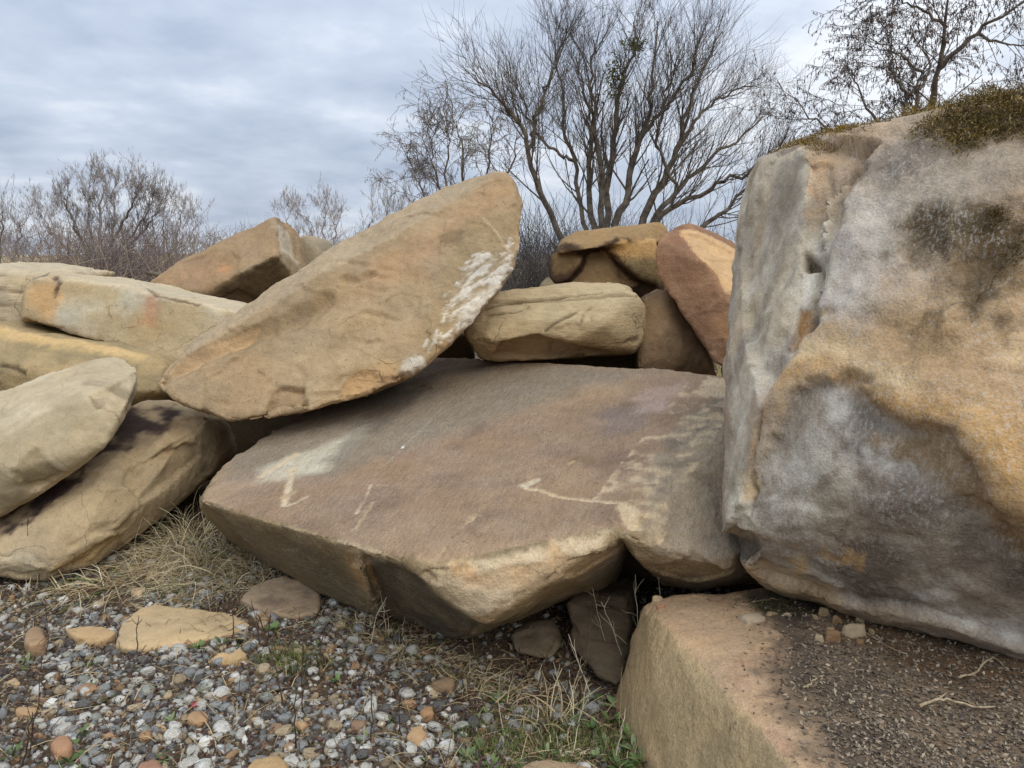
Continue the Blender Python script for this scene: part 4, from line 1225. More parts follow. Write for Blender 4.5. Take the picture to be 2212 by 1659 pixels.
def scatter(n, x0, x1, y0, y1, dens, r_, rad=0.0, placed=None):
    x = r_.uniform(x0, x1, n); y = r_.uniform(y0, y1, n)
    k = r_.uniform(size=n) < dens(x, y)
    return x[k], y[k]


r_ = np.random.default_rng(31)
px_, py_ = scatter(92000, -3.7, 1.0, 1.8, 4.4, density, r_)
rad = np.clip(r_.lognormal(math.log(0.0088), 0.52, len(px_)), 0.004, 0.034)
# keep larger ones apart with a coarse grid
order = np.argsort(-rad)
grid = {}
keep = []
for i in order:
    cx, cy = int(px_[i] / 0.045), int(py_[i] / 0.045)
    ok = True
    for a in (-1, 0, 1):
        for b in (-1, 0, 1):
            for j in grid.get((cx + a, cy + b), ()):
                if (px_[i] - px_[j]) ** 2 + (py_[i] - py_[j]) ** 2 < (0.56 * (rad[i] + rad[j])) ** 2:
                    ok = False; break
            if not ok: break
        if not ok: break
    if ok:
        keep.append(i); grid.setdefault((cx, cy), []).append(i)
keep = np.array(keep)
px_, py_, rad = px_[keep], py_[keep], rad[keep]
ci = r_.choice(len(PNAMES), len(px_), p=PW / PW.sum())
vis = np.abs(px_ / py_) < 0.66
seen_size = np.where(vis & (py_ > 2.02), rad / py_, 0)
big = np.argsort(-seen_size)[:300]
isbig = np.zeros(len(px_), bool); isbig[big] = True
M_PEB = attr_material('river_pebble', 0.8, 0.3, 0.22, 2.2, 0.35, 0.12, 0.4)
SH = [pebble_shape(300 + k, 0.45 if k % 3 == 0 else 0.2, 0.62) for k in range(9)]
SHL = [pebble_shape(340 + k, 0.45 if k % 2 == 0 else 0.2, 0.6, True) for k in range(6)]
SHM = [pebble_shape(360 + k, 0.5 if k % 3 else 0.2, 0.62) for k in range(12)]
peb_mesh = {}
zz = gz(px_, py_)
MARKS = [(*ground_pt(x, y)[:2], nm) for x, y, nm in ((400, 1350, 'beside the largest flat tan stone'), (195, 1366, 'beside the triangular tan stone'), (490, 1416, 'beside the tan lozenge stone'), (575, 1650, 'around the rounded ochre stone'),
         (425, 1543, 'around the small angular orange-tan stone'), (902, 1582, 'beside the blocky tan stone'), (955, 1470, 'under the slab tip'), (320, 1645, 'beside the smooth red-brown stone'), (132, 1605, 'beside the smooth orange-brown stone'), (1200, 1655, 'in the weeds'), (610, 1290, 'below the brown slate-like stone'), (760, 1600, 'between ochre stone and blocky stone'), (80, 1368, 'beside the rounded brown stone'))]
for i in big:
    k = int(r_.integers(9)); cname = PNAMES[ci[i]]
    key = (k, ci[i])
    if key not in peb_mesh:
        me = mesh_np('pebble', SH[k], IF)
        tone = PCOL[cname] * 0.88 * (1 + 0.12 * fbm(SH[k], 1.5, 3, 350 + k)[:, None])
        if k % 4 == 1:
            tone = np.where((np.abs((SH[k] @ np.array([0.4, 0.3, 0.85])) - 0.1) < 0.10)[:, None], lin(214, 212, 204), tone)
        set_col(me, tone)
        me.materials.append(M_PEB)
        peb_mesh[key] = me
    s = rad[i]
    o = bpy.data.objects.new('pebble', peb_mesh[key]); COL.objects.link(o)
    o.location = (px_[i], py_[i], zz[i] + s * 0.22)
    o.scale = (s, s, s)
    o.rotation_euler = (r_.uniform(-0.35, 0.35), r_.uniform(-0.35, 0.35), r_.uniform(0, 6.28))
    kind = ('angular' if k % 3 == 0 else 'rounded')
    band = ' with a white band' if k % 4 == 1 else ''
    size = 'large ' if s > 0.026 else ('' if s > 0.019 else 'small ')
    where, far = 'in the open gravel', 0.3
    for (mx, my, nm) in MARKS:
        dd = math.hypot(mx - px_[i], my - py_[i])
        if dd < far:
            where, far = nm, dd
    lab = size + cname + ' ' + kind + ' pebble' + band + ' ' + where
    tag(o, lab, 'pebble', lab.replace(' pebble', ' pebbles'))


def bulk(name, shapes, faces, xs, ys, zs, sizes, cols, mat, r_, tilt=0.35, sink=0.3, smooth_=True, squash=None):
    n = len(xs)
    nv, nf = len(shapes[0]), len(faces)
    Vs = np.empty((n, nv, 3), np.float32); Cs = np.empty((n, nv, 3), np.float32)
    a, b, c = r_.uniform(0, 6.28, n), r_.uniform(-tilt, tilt, n), r_.uniform(-tilt, tilt, n)
    pick = r_.integers(len(shapes), size=n)
    R = np.moveaxis(rotm_v(a, b, c), 0, 0)
    base = np.stack([shapes[k] for k in range(len(shapes))])[pick]
    if squash is not None:
        base = base * squash[:, None, :]
    Vs = np.einsum('nij,nvj->nvi', R, base) * sizes[:, None, None] + np.stack([xs, ys, zs + sizes * sink], 1)[:, None, :]
    Cs[:] = cols[:, None, :]
    Fs = (faces[None] + (np.arange(n) * nv)[:, None, None]).reshape(-1, faces.shape[1])
    me = mesh_np(name, Vs.reshape(-1, 3), Fs, smooth_)
    set_col(me, Cs.reshape(-1, 3))
    return link(name, me, mat)


def rotm_v(a, b, c):
    ca, sa, cb, sb, cc, s_ = np.cos(a), np.sin(a), np.cos(b), np.sin(b), np.cos(c), np.sin(c)
    o, z = np.ones_like(a), np.zeros_like(a)
    Z = np.array([[ca, -sa, z], [sa, ca, z], [z, z, o]]).transpose(2, 0, 1)
    Y = np.array([[cb, z, sb], [z, o, z], [-sb, z, cb]]).transpose(2, 0, 1)
    X = np.array([[o, z, z], [z, cc, -s_], [z, s_, cc]]).transpose(2, 0, 1)
    return Z @ Y @ X


rest = ~isbig
pc = np.array([PCOL[n] for n in PNAMES]) * 0.86
M_GRAV = attr_material('gravel_stone', 0.8, 0.3, 0.25, 110, 0.35, 0.003)
tone = pc[ci] * r_.uniform(0.55, 1.12, (len(px_), 1))
for nm, sel, shp, fc, lab in (('gravel', rest & (rad > 0.0085) & vis, SHM, IF, 'mixed grey, white and buff river gravel covering the ground'), ('fine_gravel', rest & ((rad <= 0.0085) | ~vis), SHL, IF1, 'fine gravel filling the gaps between larger pebbles')):
    o = bulk(nm, shp, fc, px_[sel], py_[sel], zz[sel], rad[sel], tone[sel], M_GRAV, r_, 0.6, 0.18)
    tag(o, lab, 'gravel', None, 'stuff')
gxs, gys = scatter(6000, -2.6, 1.0, 1.8, 4.6, lambda x, y: 0.35 + 0.65 * density(x, y), r_)
gs = r_.uniform(0.003, 0.008, len(gxs))
gc = pc[r_.choice(len(PNAMES), len(gxs), p=[.14, .12, .16, .04, .26, .22, .06])] * r_.uniform(0.45, 0.95, (len(gxs), 1))
o = bulk('grit', [s for s in SHL], IF1, gxs, gys, gz(gxs, gys), gs, gc, M_GRAV, r_)
tag(o, 'fine grit and crumbs between the pebbles', 'grit', None, 'stuff')

# ------------------------------------------------------------------ sandstone pieces on the ground
M_CHIP = rock_material('sandstone_chip', grain=0.18, streak=0.10, bump=0.7)


def flat_stone(pts, thick, tilt_z=None, seed=1, col=TAN, label='', lift=0.0, vox=0.009, sm=3, name='flat_stone', cat='stone', col2=None):
    """pts are outline points of the top face, in the survey frame; the piece lies on the ground"""
    c = np.mean(pts, axis=0)
    q = []
    for x, y in pts:
        q.append(ground_pt(x, y, thick + lift))
    q = np.array(q)
    cen = q.mean(0)
    g0 = gz1(cen[0], cen[1])
    q[:, 2] = g0 + thick + lift
    if tilt_z:
        q[:, 2] += (q[:, 1] - cen[1]) * tilt_z
        q2 = []
        for (x, y), p in zip(pts, q):
            q2.append(ground_pt(x, y, p[2]))
        q = np.array(q2)
    low = cen + (q - cen) * 0.93
    low[:, 2] = g0 - 0.02
    r = Rock([list(q) + list(low)], [], vox=vox, sm=sm, seed=seed, big=0.006, mid=0.004, chip=0.004, chipf=9, edge=0.010, fine=0.0012, facet=0.008, spall=0.004)
    r.base(col)
    r.mix(col * 0.8 if col2 is None else col2, sst(-0.1, 0.35, r.fb(8, 4, 1)) * 0.6)
    r.con = 1.05
    r.mix(np.minimum(col * 1.2, 0.85), np.clip(r.conv, 0, 1) * 0.5)
    return r.finish(name, label, M_CHIP, None, cat)


flat_stone([(242, 1392), (262, 1345), (300, 1312), (345, 1302), (430, 1312), (505, 1320), (545, 1345), (500, 1368), (400, 1385), (305, 1398), (270, 1398)], 0.035, -0.02, 401, lin(204, 172, 118), 'largest flat tan stone lying on the gravel')
flat_stone([(138, 1358), (170, 1350), (225, 1347), (256, 1362), (235, 1378), (195, 1384), (160, 1375)], 0.045, 0.15, 402, lin(192, 156, 100), 'triangular tan stone beside the largest flat stone')
flat_stone([(510, 1290), (545, 1260), (610, 1240), (680, 1262), (698, 1285), (690, 1320), (640, 1332), (575, 1322)], 0.04, 0.12, 403, lin(172, 146, 112), 'brown slate-like stone leaning at the foot of the broad slab', col2=lin(112, 92, 76))
flat_stone([(440, 1422), (480, 1405), (520, 1398), (536, 1412), (515, 1428), (460, 1432)], 0.03, 0.25, 404, lin(196, 160, 100), 'tan lozenge stone beyond the gravel moss')
flat_stone([(548, 1322), (580, 1318), (610, 1328), (585, 1340), (555, 1340)], 0.02, 0, 405, lin(186, 150, 98), 'thin tan flake against the brown slate-like stone')
flat_stone([(45, 1375), (60, 1350), (85, 1345), (102, 1358), (98, 1385), (60, 1392)], 0.05, -0.2, 406, lin(176, 140, 98), 'rounded brown stone left of the triangular stone', sm=8)
flat_stone([(522, 1660), (545, 1632), (600, 1620), (625, 1640), (622, 1675), (560, 1690)], 0.05, 0.05, 407, lin(190, 152, 92), 'rounded ochre stone half buried in the grey pebbles', sm=7)
flat_stone([(395, 1550), (412, 1530), (440, 1525), (455, 1540), (448, 1555), (420, 1560)], 0.03, 0.1, 408, lin(188, 146, 94), 'small angular orange-tan stone among the grey pebbles', sm=2)
flat_stone([(875, 1582), (885, 1565), (915, 1562), (928, 1580), (920, 1600), (880, 1600)], 0.04, 0.15, 409, lin(190, 150, 98), 'blocky tan stone at the edge of the weeds', sm=2)
flat_stone([(905, 1522), (918, 1510), (935, 1512), (940, 1528), (912, 1532)], 0.035, 0.0, 410, lin(176, 132, 80), 'small rusty cube of stone below the slab tip', sm=2)
flat_stone([(925, 1470), (960, 1455), (985, 1462), (980, 1480), (935, 1485)], 0.04, 0.1, 411, lin(140, 112, 78), 'brown flat stone under the slab tip among grey pebbles')
flat_stone([(285, 1655), (300, 1632), (340, 1628), (355, 1645), (340, 1662)], 0.04, 0, 412, lin(172, 124, 92), 'smooth red-brown pebble, larger than its neighbours', sm=8)
flat_stone([(105, 1610), (120, 1588), (150, 1585), (160, 1600), (150, 1622), (115, 1625)], 0.045, 0, 413, lin(186, 136, 92), 'smooth orange-brown stone in the gravel', sm=8)
flat_stone([(1120, 1645), (1160, 1635), (1230, 1640), (1290, 1655), (1250, 1680), (1140, 1675)], 0.03, 0.05, 414, lin(176, 146, 104), 'flat tan stone in the weeds beside the littered block')
flat_stone([(1325, 1500), (1345, 1490), (1362, 1498), (1358, 1512), (1332, 1512)], 0.03, 0, 415, lin(160, 110, 76), 'smooth brown pebble under the littered block', sm=8)
chips = [(215, 1332, 22), (185, 1480, 30), (165, 1525, 20), (90, 1500, 18), (60, 1530, 22), (250, 1465, 18), (600, 1440, 20), (640, 1470, 24), (700, 1455, 16), (480, 1500, 22), (560, 1545, 20), (600, 1570, 24), (650, 1560, 18),
         (300, 1545, 20), (350, 1560, 20), (110, 1455, 20), (720, 1395, 22), (760, 1430, 18), (690, 1520, 16), (770, 1560, 20), (1000, 1590, 18), (1040, 1605, 16), (860, 1540, 18), (1130, 1590, 15), (840, 1480, 18), (240, 1585, 20), (30, 1470, 18), (430, 1470, 18), (515, 1470, 24), (610, 1400, 20), (660, 1420, 15), (800, 1620, 20), (330, 1240, 22), (370, 1225, 26), (300, 1275, 20), (410, 1255, 18), (260, 1330, 16), (735, 1600, 16), (975, 1640, 18), (570, 1600, 17)]
for k, (x, y, s) in enumerate(chips):
    n = r_.integers(5, 8)
    an = np.sort(r_.uniform(0, 2 * np.pi, n))
    pts = [(x + s * 1.25 * math.cos(a) * r_.uniform(0.7, 1.1), y + s * 0.55 * math.sin(a) * r_.uniform(0.7, 1.1)) for a in an]
    c = [lin(190, 150, 98), lin(170, 128, 86), lin(196, 164, 116), lin(150, 118, 86)][k % 4]
    flat_stone(pts, r_.uniform(0.012, 0.03), r_.uniform(-0.2, 0.3), 430 + k, c, ['orange-tan', 'rust-brown', 'pale tan', 'dull brown'][k % 4] + ' sandstone chip lying in the gravel', vox=0.010, sm=2, name='stone_chip')['group'] = ['orange-tan', 'rust-brown', 'pale tan', 'dull brown'][k % 4] + ' stone chips on the ground'
# crumbs of stone on the littered block
Kn = K[1] if K[1][2] > 0 else -K[1]


def on_block(x, y, up=0.0):
    return on(K, x, y) + Kn * up


def block_stone(x, y, s, h, seed, col, label, sq=0.6, group=None):
    q0 = on_block(x, y)
    rr = np.random.default_rng(seed)
    n = 6
    an = np.sort(rr.uniform(0, 2 * np.pi, n) * 0.4 + np.arange(n) * 2 * np.pi / n * 0.9)
    a = [q0 + np.array([s * math.cos(t), s * sq * math.sin(t), 0]) * rr.uniform(0.75, 1.1) for t in an]
    lo = [p - Kn * 0.012 for p in a]
    hi = [q0 + (p - q0) * rr.uniform(0.55, 0.95) + Kn * h * rr.uniform(0.8, 1.1) for p in a]
    r = Rock([lo + hi], [], vox=max(0.0035, s / 9), sm=2, seed=seed, big=0.004, mid=0.003, chip=0.003, chipf=20, edge=0.006, fine=0.0006, spall=0.002, spf=14, rough=0.001, facet=0.0)
    r.base(col); r.mix(col * 0.75, sst(-0.1, 0.3, r.fb(25, 3, 1)) * 0.6)
    return r.finish('stone_chip', label, M_CHIP, group, 'stone')


block_stone(1625, 1342, 0.058, 0.022, 501, lin(190, 170, 138), 'flat grey-tan stone slice lying on the littered block', 0.7)
block_stone(1418, 1295, 0.036, 0.018, 502, lin(196, 170, 130), 'rectangular tan chip at the back corner of the littered block', 0.5)
block_stone(1428, 1312, 0.020, 0.014, 503, lin(178, 130, 92), 'small reddish chip near the corner of the littered block')
block_stone(1545, 1296, 0.034, 0.014, 504, lin(150, 120, 92), 'brown chip on the back edge of the littered block', 0.6)
block_stone(1500, 1290, 0.018, 0.010, 505, lin(180, 150, 112), 'thin tan crumb on the back edge of the littered block')
for k, (x, y, s, h) in enumerate([(1780, 1330, .028, .03), (1810, 1350, .025, .03), (1840, 1372, .045, .04), (1795, 1370, .026, .03), (1800, 1385, .03, .03), (1860, 1345, .024, .03), (1760, 1340, .018, .02), (1860, 1390, .022, .02), (1700, 1330, .02, .014), (1665, 1330, .028, .012), (1830, 1335, .02, .025), (1770, 1385, .02, .02), (1880, 1372, .02, .02)]):
    c = [lin(170, 144, 102), lin(150, 116, 76), lin(184, 162, 124)][k % 3]
    block_stone(x, y, s, h, 520 + k, c, ['tan', 'orange-brown', 'pale'][k % 3] + ' stone crumb in the soil pocket at the foot of the tall boulder', 0.8, ['tan', 'orange-brown', 'pale'][k % 3] + ' crumbs at the foot of the tall boulder')

# ------------------------------------------------------------------ tubes, blades, leaves
class Tubes:
    def __init__(self):
        self.v, self.f, self.c, self.n = [], [], [], 0

    def add(self, pts, rad, n=4, col=None):
        pts = np.asarray(pts, float); rad = np.asarray(rad, float)
        k = len(pts)
        t = np.gradient(pts, axis=0)
        t /= np.maximum(np.linalg.norm(t, axis=1, keepdims=True), 1e-9)
        ref = np.array([0.31, 0.93, 0.2]) if abs(t[0, 1]) < 0.8 else np.array([0.9, 0.1, 0.4])
        u = np.cross(t, ref); u /= np.maximum(np.linalg.norm(u, axis=1, keepdims=True), 1e-9)
        w = np.cross(t, u)
        an = np.arange(n) * 2 * np.pi / n
        ring = pts[:, None] + rad[:, None, None] * (np.cos(an)[None, :, None] * u[:, None] + np.sin(an)[None, :, None] * w[:, None])
        self.v.append(ring.reshape(-1, 3))
        a = np.arange(k - 1)[:, None] * n + np.arange(n)[None]
        b = np.arange(k - 1)[:, None] * n + (np.arange(n)[None] + 1) % n
        self.f.append(np.stack([a, b, b + n, a + n], -1).reshape(-1, 4) + self.n)
        if col is not None:
            self.c.append(np.tile(col, (k * n, 1)))
        self.n += k * n

    def build(self, name, mat, parent=None, org=(0, 0, 0)):
        me = mesh_np(name, np.concatenate(self.v) - np.asarray(org), np.concatenate(self.f))
        if self.c:
            set_col(me, np.concatenate(self.c))
        return link(name, me, mat, parent)


class Blades:
    """thin bent ribbons: quads along a polyline"""
    def __init__(self):
        self.v, self.f, self.c, self.n = [], [], [], 0

    def add(self, pts, wid, side, col):
        pts = np.asarray(pts); k = len(pts)
        w = np.asarray(wid)[:, None] * side
        self.v.append(np.stack([pts - w, pts + w], 1).reshape(-1, 3))
        a = np.arange(k - 1) * 2
        self.f.append(np.stack([a, a + 1, a + 3, a + 2], 1) + self.n)
        self.c.append(np.tile(col, (2 * k, 1)) if np.ndim(col) == 1 else np.repeat(col, 2, 0))
        self.n += 2 * k

    def build(self, name, mat, parent=None, org=(0, 0, 0)):
        me = mesh_np(name, np.concatenate(self.v) - np.asarray(org), np.concatenate(self.f))
        set_col(me, np.concatenate(self.c))
        return link(name, me, mat, parent)


# ------------------------------------------------------------------ bare trees and thicket
M_BARK = flat_material('grey_bark', lin(92, 82, 72), 0.95, 0.35, 9, rgb2=lin(128, 116, 100))
M_TWIG = flat_material('dark_twig', lin(96, 88, 82), 0.95, 0.2, 4, rgb2=lin(120, 110, 102))
M_TWIGF = flat_material('pale_far_twig', lin(160, 152, 150), 0.95, 0.12, 3, rgb2=lin(178, 170, 164))
M_BARKF = flat_material('far_bark', lin(120, 110, 104), 0.95, 0.2, 5, rgb2=lin(144, 134, 126))
M_CAT = flat_material('brown_catkin', lin(92, 70, 60), 0.95, 0.3, 5, rgb2=lin(122, 98, 82))
M_CATF = flat_material('far_catkin', lin(150, 140, 136), 0.95, 0.2, 3, rgb2=lin(174, 164, 154))
tr = np.random.default_rng(77)


def unit(v):
    return v / max(np.linalg.norm(v), 1e-9)


def wander(p, d, length, k, jit, up, r_):
    pts = [p]
    st = length / (k - 1)
    for _ in range(k - 1):
        d = unit(d + r_.normal(size=3) * jit + np.array([0, 0, up]))
        p = p + d * st
        pts.append(p)
    return np.array(pts), d


def grow(thick, thin, tips, p, d, length, rad, lvl, par, r_):
    k = 6 if lvl < 2 else 5
    pts, _ = wander(p, d, length, k, par['jit'], par['up'][min(lvl, len(par['up']) - 1)], r_)
    rr = np.linspace(rad, rad * 0.45, k)
    (thick if rad > par['thick'] else thin).add(pts, rr, 5 if rad > 0.02 else 3)
    tips.append(pts)
    if lvl >= par['lv']:
        return
    n = par['n'][min(lvl, len(par['n']) - 1)]
    for j in range(n):
        t = r_.uniform(0.22, 1.0)
        i = min(int(t * (k - 1)), k - 2)
        q = pts[i] + (pts[i + 1] - pts[i]) * (t * (k - 1) - i)
        base = unit(pts[i + 1] - pts[i])
        side = unit(np.cross(base, r_.normal(size=3)))
        ang = r_.uniform(*par['ang'])
        nd_ = unit(base * math.cos(ang) + side * math.sin(ang))
        grow(thick, thin, tips, q, nd_, length * r_.uniform(*par['len']), max(rad * 0.38 * (1.1 - 0.5 * t), par['rmin']), lvl + 1, par, r_)


def catkins(tips, n, size, r_, wid=0.16):
    """hanging spindles along the twigs, all in one mesh"""
    segs = np.array([(t[i], t[i + 1]) for t in tips for i in range(1, len(t) - 1)])
    pick = r_.integers(len(segs), size=n)
    f = r_.uniform(size=(n, 1))
    p = segs[pick, 0] * (1 - f) + segs[pick, 1] * f
    ln = r_.uniform(*size, n)
    dirv = np.stack([r_.normal(0, 0.22, n), r_.normal(0, 0.22, n), -np.ones(n)], 1)
    dirv /= np.linalg.norm(dirv, axis=1, keepdims=True)
    an = r_.uniform(0, 6.28, n)
    V = np.empty((n, 5, 3))
    V[:, 0] = p
    mid = p + dirv * ln[:, None] * 0.55
    for j in range(3):
        a = an + j * 2.094
        V[:, 1 + j] = mid + np.stack([np.cos(a), np.sin(a), 0 * a], 1) * (ln * wid)[:, None]
    V[:, 4] = p + dirv * ln[:, None]
    f0 = np.array([(0, 1, 2), (0, 2, 3), (0, 3, 1), (4, 2, 1), (4, 3, 2), (4, 1, 3)])
    F = (f0[None] + (np.arange(n) * 5)[:, None, None]).reshape(-1, 3)
    return V.reshape(-1, 3), F


def tree_root(name, label, base, cat='tree', group=None):
    e = bpy.data.objects.new(name, None)
    e.location = base
    COL.objects.link(e)
    return tag(e, label, cat, group)


def px_path(l, Y0, Y1):
    n = len(l)
    return np.array([P(x, y, Y0 + (Y1 - Y0) * k / (n - 1)) for k, (x, y) in enumerate(l)])


def refine(pts, m, jit, r_):
    """resample a guide line smoothly and make it a little crooked"""
    pts = np.asarray(pts); s = np.linspace(0, len(pts) - 1, m)
    i = np.minimum(s.astype(int), len(pts) - 2); f = (s - i)[:, None]
    p = pts[i] * (1 - f) + pts[i + 1] * f
    for _ in range(2):
        p[1:-1] = (p[:-2] + 2 * p[1:-1] + p[2:]) / 4
    p[1:-1] += r_.normal(0, jit, (m - 2, 3))
    return p


# great many-stemmed tree
BY = 14.0
bz = float(gz(np.array([1.6]), np.array([BY]))[0])
tbase = np.array([P(1330, 500, BY)[0], BY, bz])
stems = [
    ([(1240, 560), (1198, 484), (1159, 394), (1136, 312), (1116, 250), (1081, 195), (1050, 168), (1011, 140)], 0.10, -1.2),
    ([(1137, 300), (1148, 250), (1171, 172), (1198, 101), (1218, 23)], 0.06, -0.6),
    ([(1300, 560), (1273, 484), (1269, 351), (1277, 273), (1262, 180), (1240, 90)], 0.11, 0.9),
    ([(1310, 560), (1296, 484), (1292, 312), (1284, 219), (1273, 137), (1280, 50)], 0.11, -0.5),
    ([(1315, 560), (1308, 430), (1327, 273), (1335, 195), (1351, 125), (1374, 70), (1370, 10)], 0.11, 0.5),
    ([(1325, 560), (1331, 480), (1359, 410), (1370, 332), (1394, 266), (1409, 215), (1417, 137), (1425, 8)], 0.12, -0.8),
    ([(1360, 560), (1390, 469), (1425, 394), (1460, 332), (1484, 273), (1487, 226), (1511, 156), (1534, 98), (1570, 31)], 0.12, 0.6),
    ([(1370, 560), (1409, 473), (1472, 398), (1530, 332), (1600, 290), (1660, 230)], 0.10, 1.4),
    ([(1375, 560), (1433, 449), (1550, 390), (1648, 348), (1710, 300)], 0.09, -1.2),
    ([(1400, 560), (1530, 484), (1589, 430), (1640, 380), (1700, 350)], 0.08, 0.8),
    ([(1290, 560), (1253, 469), (1238, 332), (1218, 254), (1210, 176), (1195, 98)], 0.08, 1.3),
    ([(1484, 273), (1530, 215), (1590, 170), (1640, 150)], 0.05, 1.0),
    ([(1394, 266), (1450, 200), (1500, 120), (1520, 50)], 0.055, -1.0),
    ([(1472, 398), (1420, 300), (1440, 190), (1470, 90)], 0.05, -0.4),
    ([(1238, 332), (1180, 300), (1130, 230), (1090, 100)], 0.05, 0.6)]
thick, thin, tips = Tubes(), Tubes(), []
par = dict(jit=0.10, up=(0.10, 0.10, 0.10), lv=3, n=(5, 4, 4), ang=(0.3, 0.75), len=(0.48, 0.86), rmin=0.0027, thick=0.010)
for l, r0, dy in stems:
    l = [(1330 + (x - 1330) * 0.96, 560 - (560 - y) * 0.93) for x, y in l]
    Y0 = BY + (dy * 0.35 if l[0][1] < 450 else 0)
    g = refine(px_path(l, Y0, BY + dy), 22, 0.028, tr)
    r0 *= 0.64
    thick.add(g, np.linspace(r0, 0.012, 22), 6)
    m = int(23 + r0 * 130)
    for j in range(m):
        i = int(tr.uniform(5, 21))
        base = unit(g[min(i + 1, 21)] - g[i - 1])
        side = unit(np.cross(base, tr.normal(size=3)))
        out = unit(g[i] - tbase - np.array([0, 0, 1.2])) * 0.35
        a = tr.uniform(0.4, 0.95)
        d = unit(base * math.cos(a) + side * math.sin(a) + out)
        rr = (r0 + (0.012 - r0) * i / 21) * 0.36
        grow(thick, thin, tips, g[i], d, tr.uniform(0.5, 1.2) * (1.2 - 0.55 * i / 21), max(rr, 0.008), 1, par, tr)
t = tree_root('bare_tree', 'large bare many-stemmed tree fanning out behind the boulders', tbase)
thick.build('trunk', M_BARK, t, tbase)
thin.build('crown', M_TWIG, t, tbase)['kind'] = 'stuff'
# two green clumps caught in its boughs
M_MIST = flat_material('mistletoe_green', lin(86, 88, 50), 0.9, 0.3, 12, rgb2=lin(120, 118, 62))
for (x, y, sx, sz, n) in ((1328, 168, 0.09, 0.22, 420), (1372, 98, 0.10, 0.07, 220)):
    c = P(x, y, BY + 0.1)
    p = c + tr.normal(size=(n, 3)) * np.array([sx, sx, sz])
    d = tr.normal(size=(n, 3)); d /= np.linalg.norm(d, axis=1, keepdims=True)
    e = np.cross(d, tr.normal(size=(n, 3))); e /= np.linalg.norm(e, axis=1, keepdims=True)
    V = np.stack([p, p + d * 0.045 + e * 0.012, p + d * 0.085, p + d * 0.045 - e * 0.012], 1).reshape(-1, 3)
    link('leaf_clump', mesh_np('leaf_clump', V - tbase, np.arange(4 * n).reshape(-1, 4), False), M_MIST, t)['kind'] = 'stuff'


def catkin_tree(name, label, base, guides, Y, dep, par, nside, slen, ncat, size, mats, r_, rad0=0.05, group=None, cw=0.16, cat='tree'):
    thick, thin, tips = Tubes(), Tubes(), []
    for l, r0 in guides:
        g = refine(px_path(l, Y, Y + r_.uniform(-dep, dep)), 16, 0.02 * Y / 14, r_)
        thick.add(g, np.linspace(r0, r0 * 0.14, 16), 5)
        for j in range(nside):
            i = int(r_.uniform(3, 15))
            b_ = unit(g[i + 1] - g[i - 1]) if i < 15 else unit(g[i] - g[i - 1])
            s_ = unit(np.cross(b_, r_.normal(size=3)))
            a = r_.uniform(0.35, 1.0)
            grow(thick, thin, tips, g[i], unit(b_ * math.cos(a) + s_ * math.sin(a)), r_.uniform(*slen), max(r0 * 0.28 * (1 - i / 18), par['rmin'] * 1.6), 1, par, r_)
    t = tree_root(name, label, base, cat, group)
    thick.build('trunk', mats[0], t, base)
    thin.build('crown', mats[1], t, base)['kind'] = 'stuff'
    if ncat:
        V, F = catkins(tips, ncat, size, r_, cw)
        link('catkins', mesh_np('catkins', V - np.asarray(base), F, True), mats[2], t)['kind'] = 'stuff'
    return t


# alder on the right, catkins hanging
YR = 9.5
par_r = dict(jit=0.075, up=(0.05, 0.02, -0.06), lv=3, n=(5, 4, 3), ang=(0.4, 0.95), len=(0.42, 0.7), rmin=0.0035, thick=0.008)
gr_ = [([(2300, 500), (2310, 420), (2330, 350)], 0.06),
       ([(1990, 420), (2010, 270), (2012, 205), (2030, 145), (2045, 60), (2055, -60)], 0.055),
       ([(2026, 150), (2060, 110), (2110, 70), (2160, 35), (2240, -10), (2300, -60)], 0.035),
       ([(1990, 400), (1970, 280), (1985, 190), (2010, 160), (2000, 110), (1980, 55)], 0.035),
       ([(1950, 420), (1935, 300), (1960, 215), (1990, 160), (2040, 95)], 0.03),
       ([(1940, 420), (1905, 300), (1880, 240), (1850, 180), (1830, 140)], 0.028),
       ([(1930, 430), (1860, 330), (1800, 285), (1745, 250), (1715, 210)], 0.028),
       ([(1960, 430), (2020, 280), (2100, 230), (2180, 200), (2250, 160)], 0.032),
       ([(1995, 160), (1960, 130), (1920, 100), (1880, 90)], 0.02), ([(2045, 60), (2000, 20), (1950, 5), (1920, -20)], 0.022),
       ([(2110, 70), (2150, 90), (2200, 100), (2260, 95)], 0.02), ([(1960, 215), (1930, 160), (1925, 100), (1930, 40)], 0.02)]
b_r = np.array([P(1990, 500, YR)[0], YR, 0.0])
gr_[0] = ([(1985, 560), (1985, 480), (1990, 410)], 0.06)
catkin_tree('alder_tree', 'bare alder hung with dark catkins above the mossy tall boulder', b_r, gr_, YR, 0.9, par_r, 12, (0.35, 0.75), 14000, (0.022, 0.05), (M_BARK, M_TWIG, M_CAT), tr, cw=0.12)

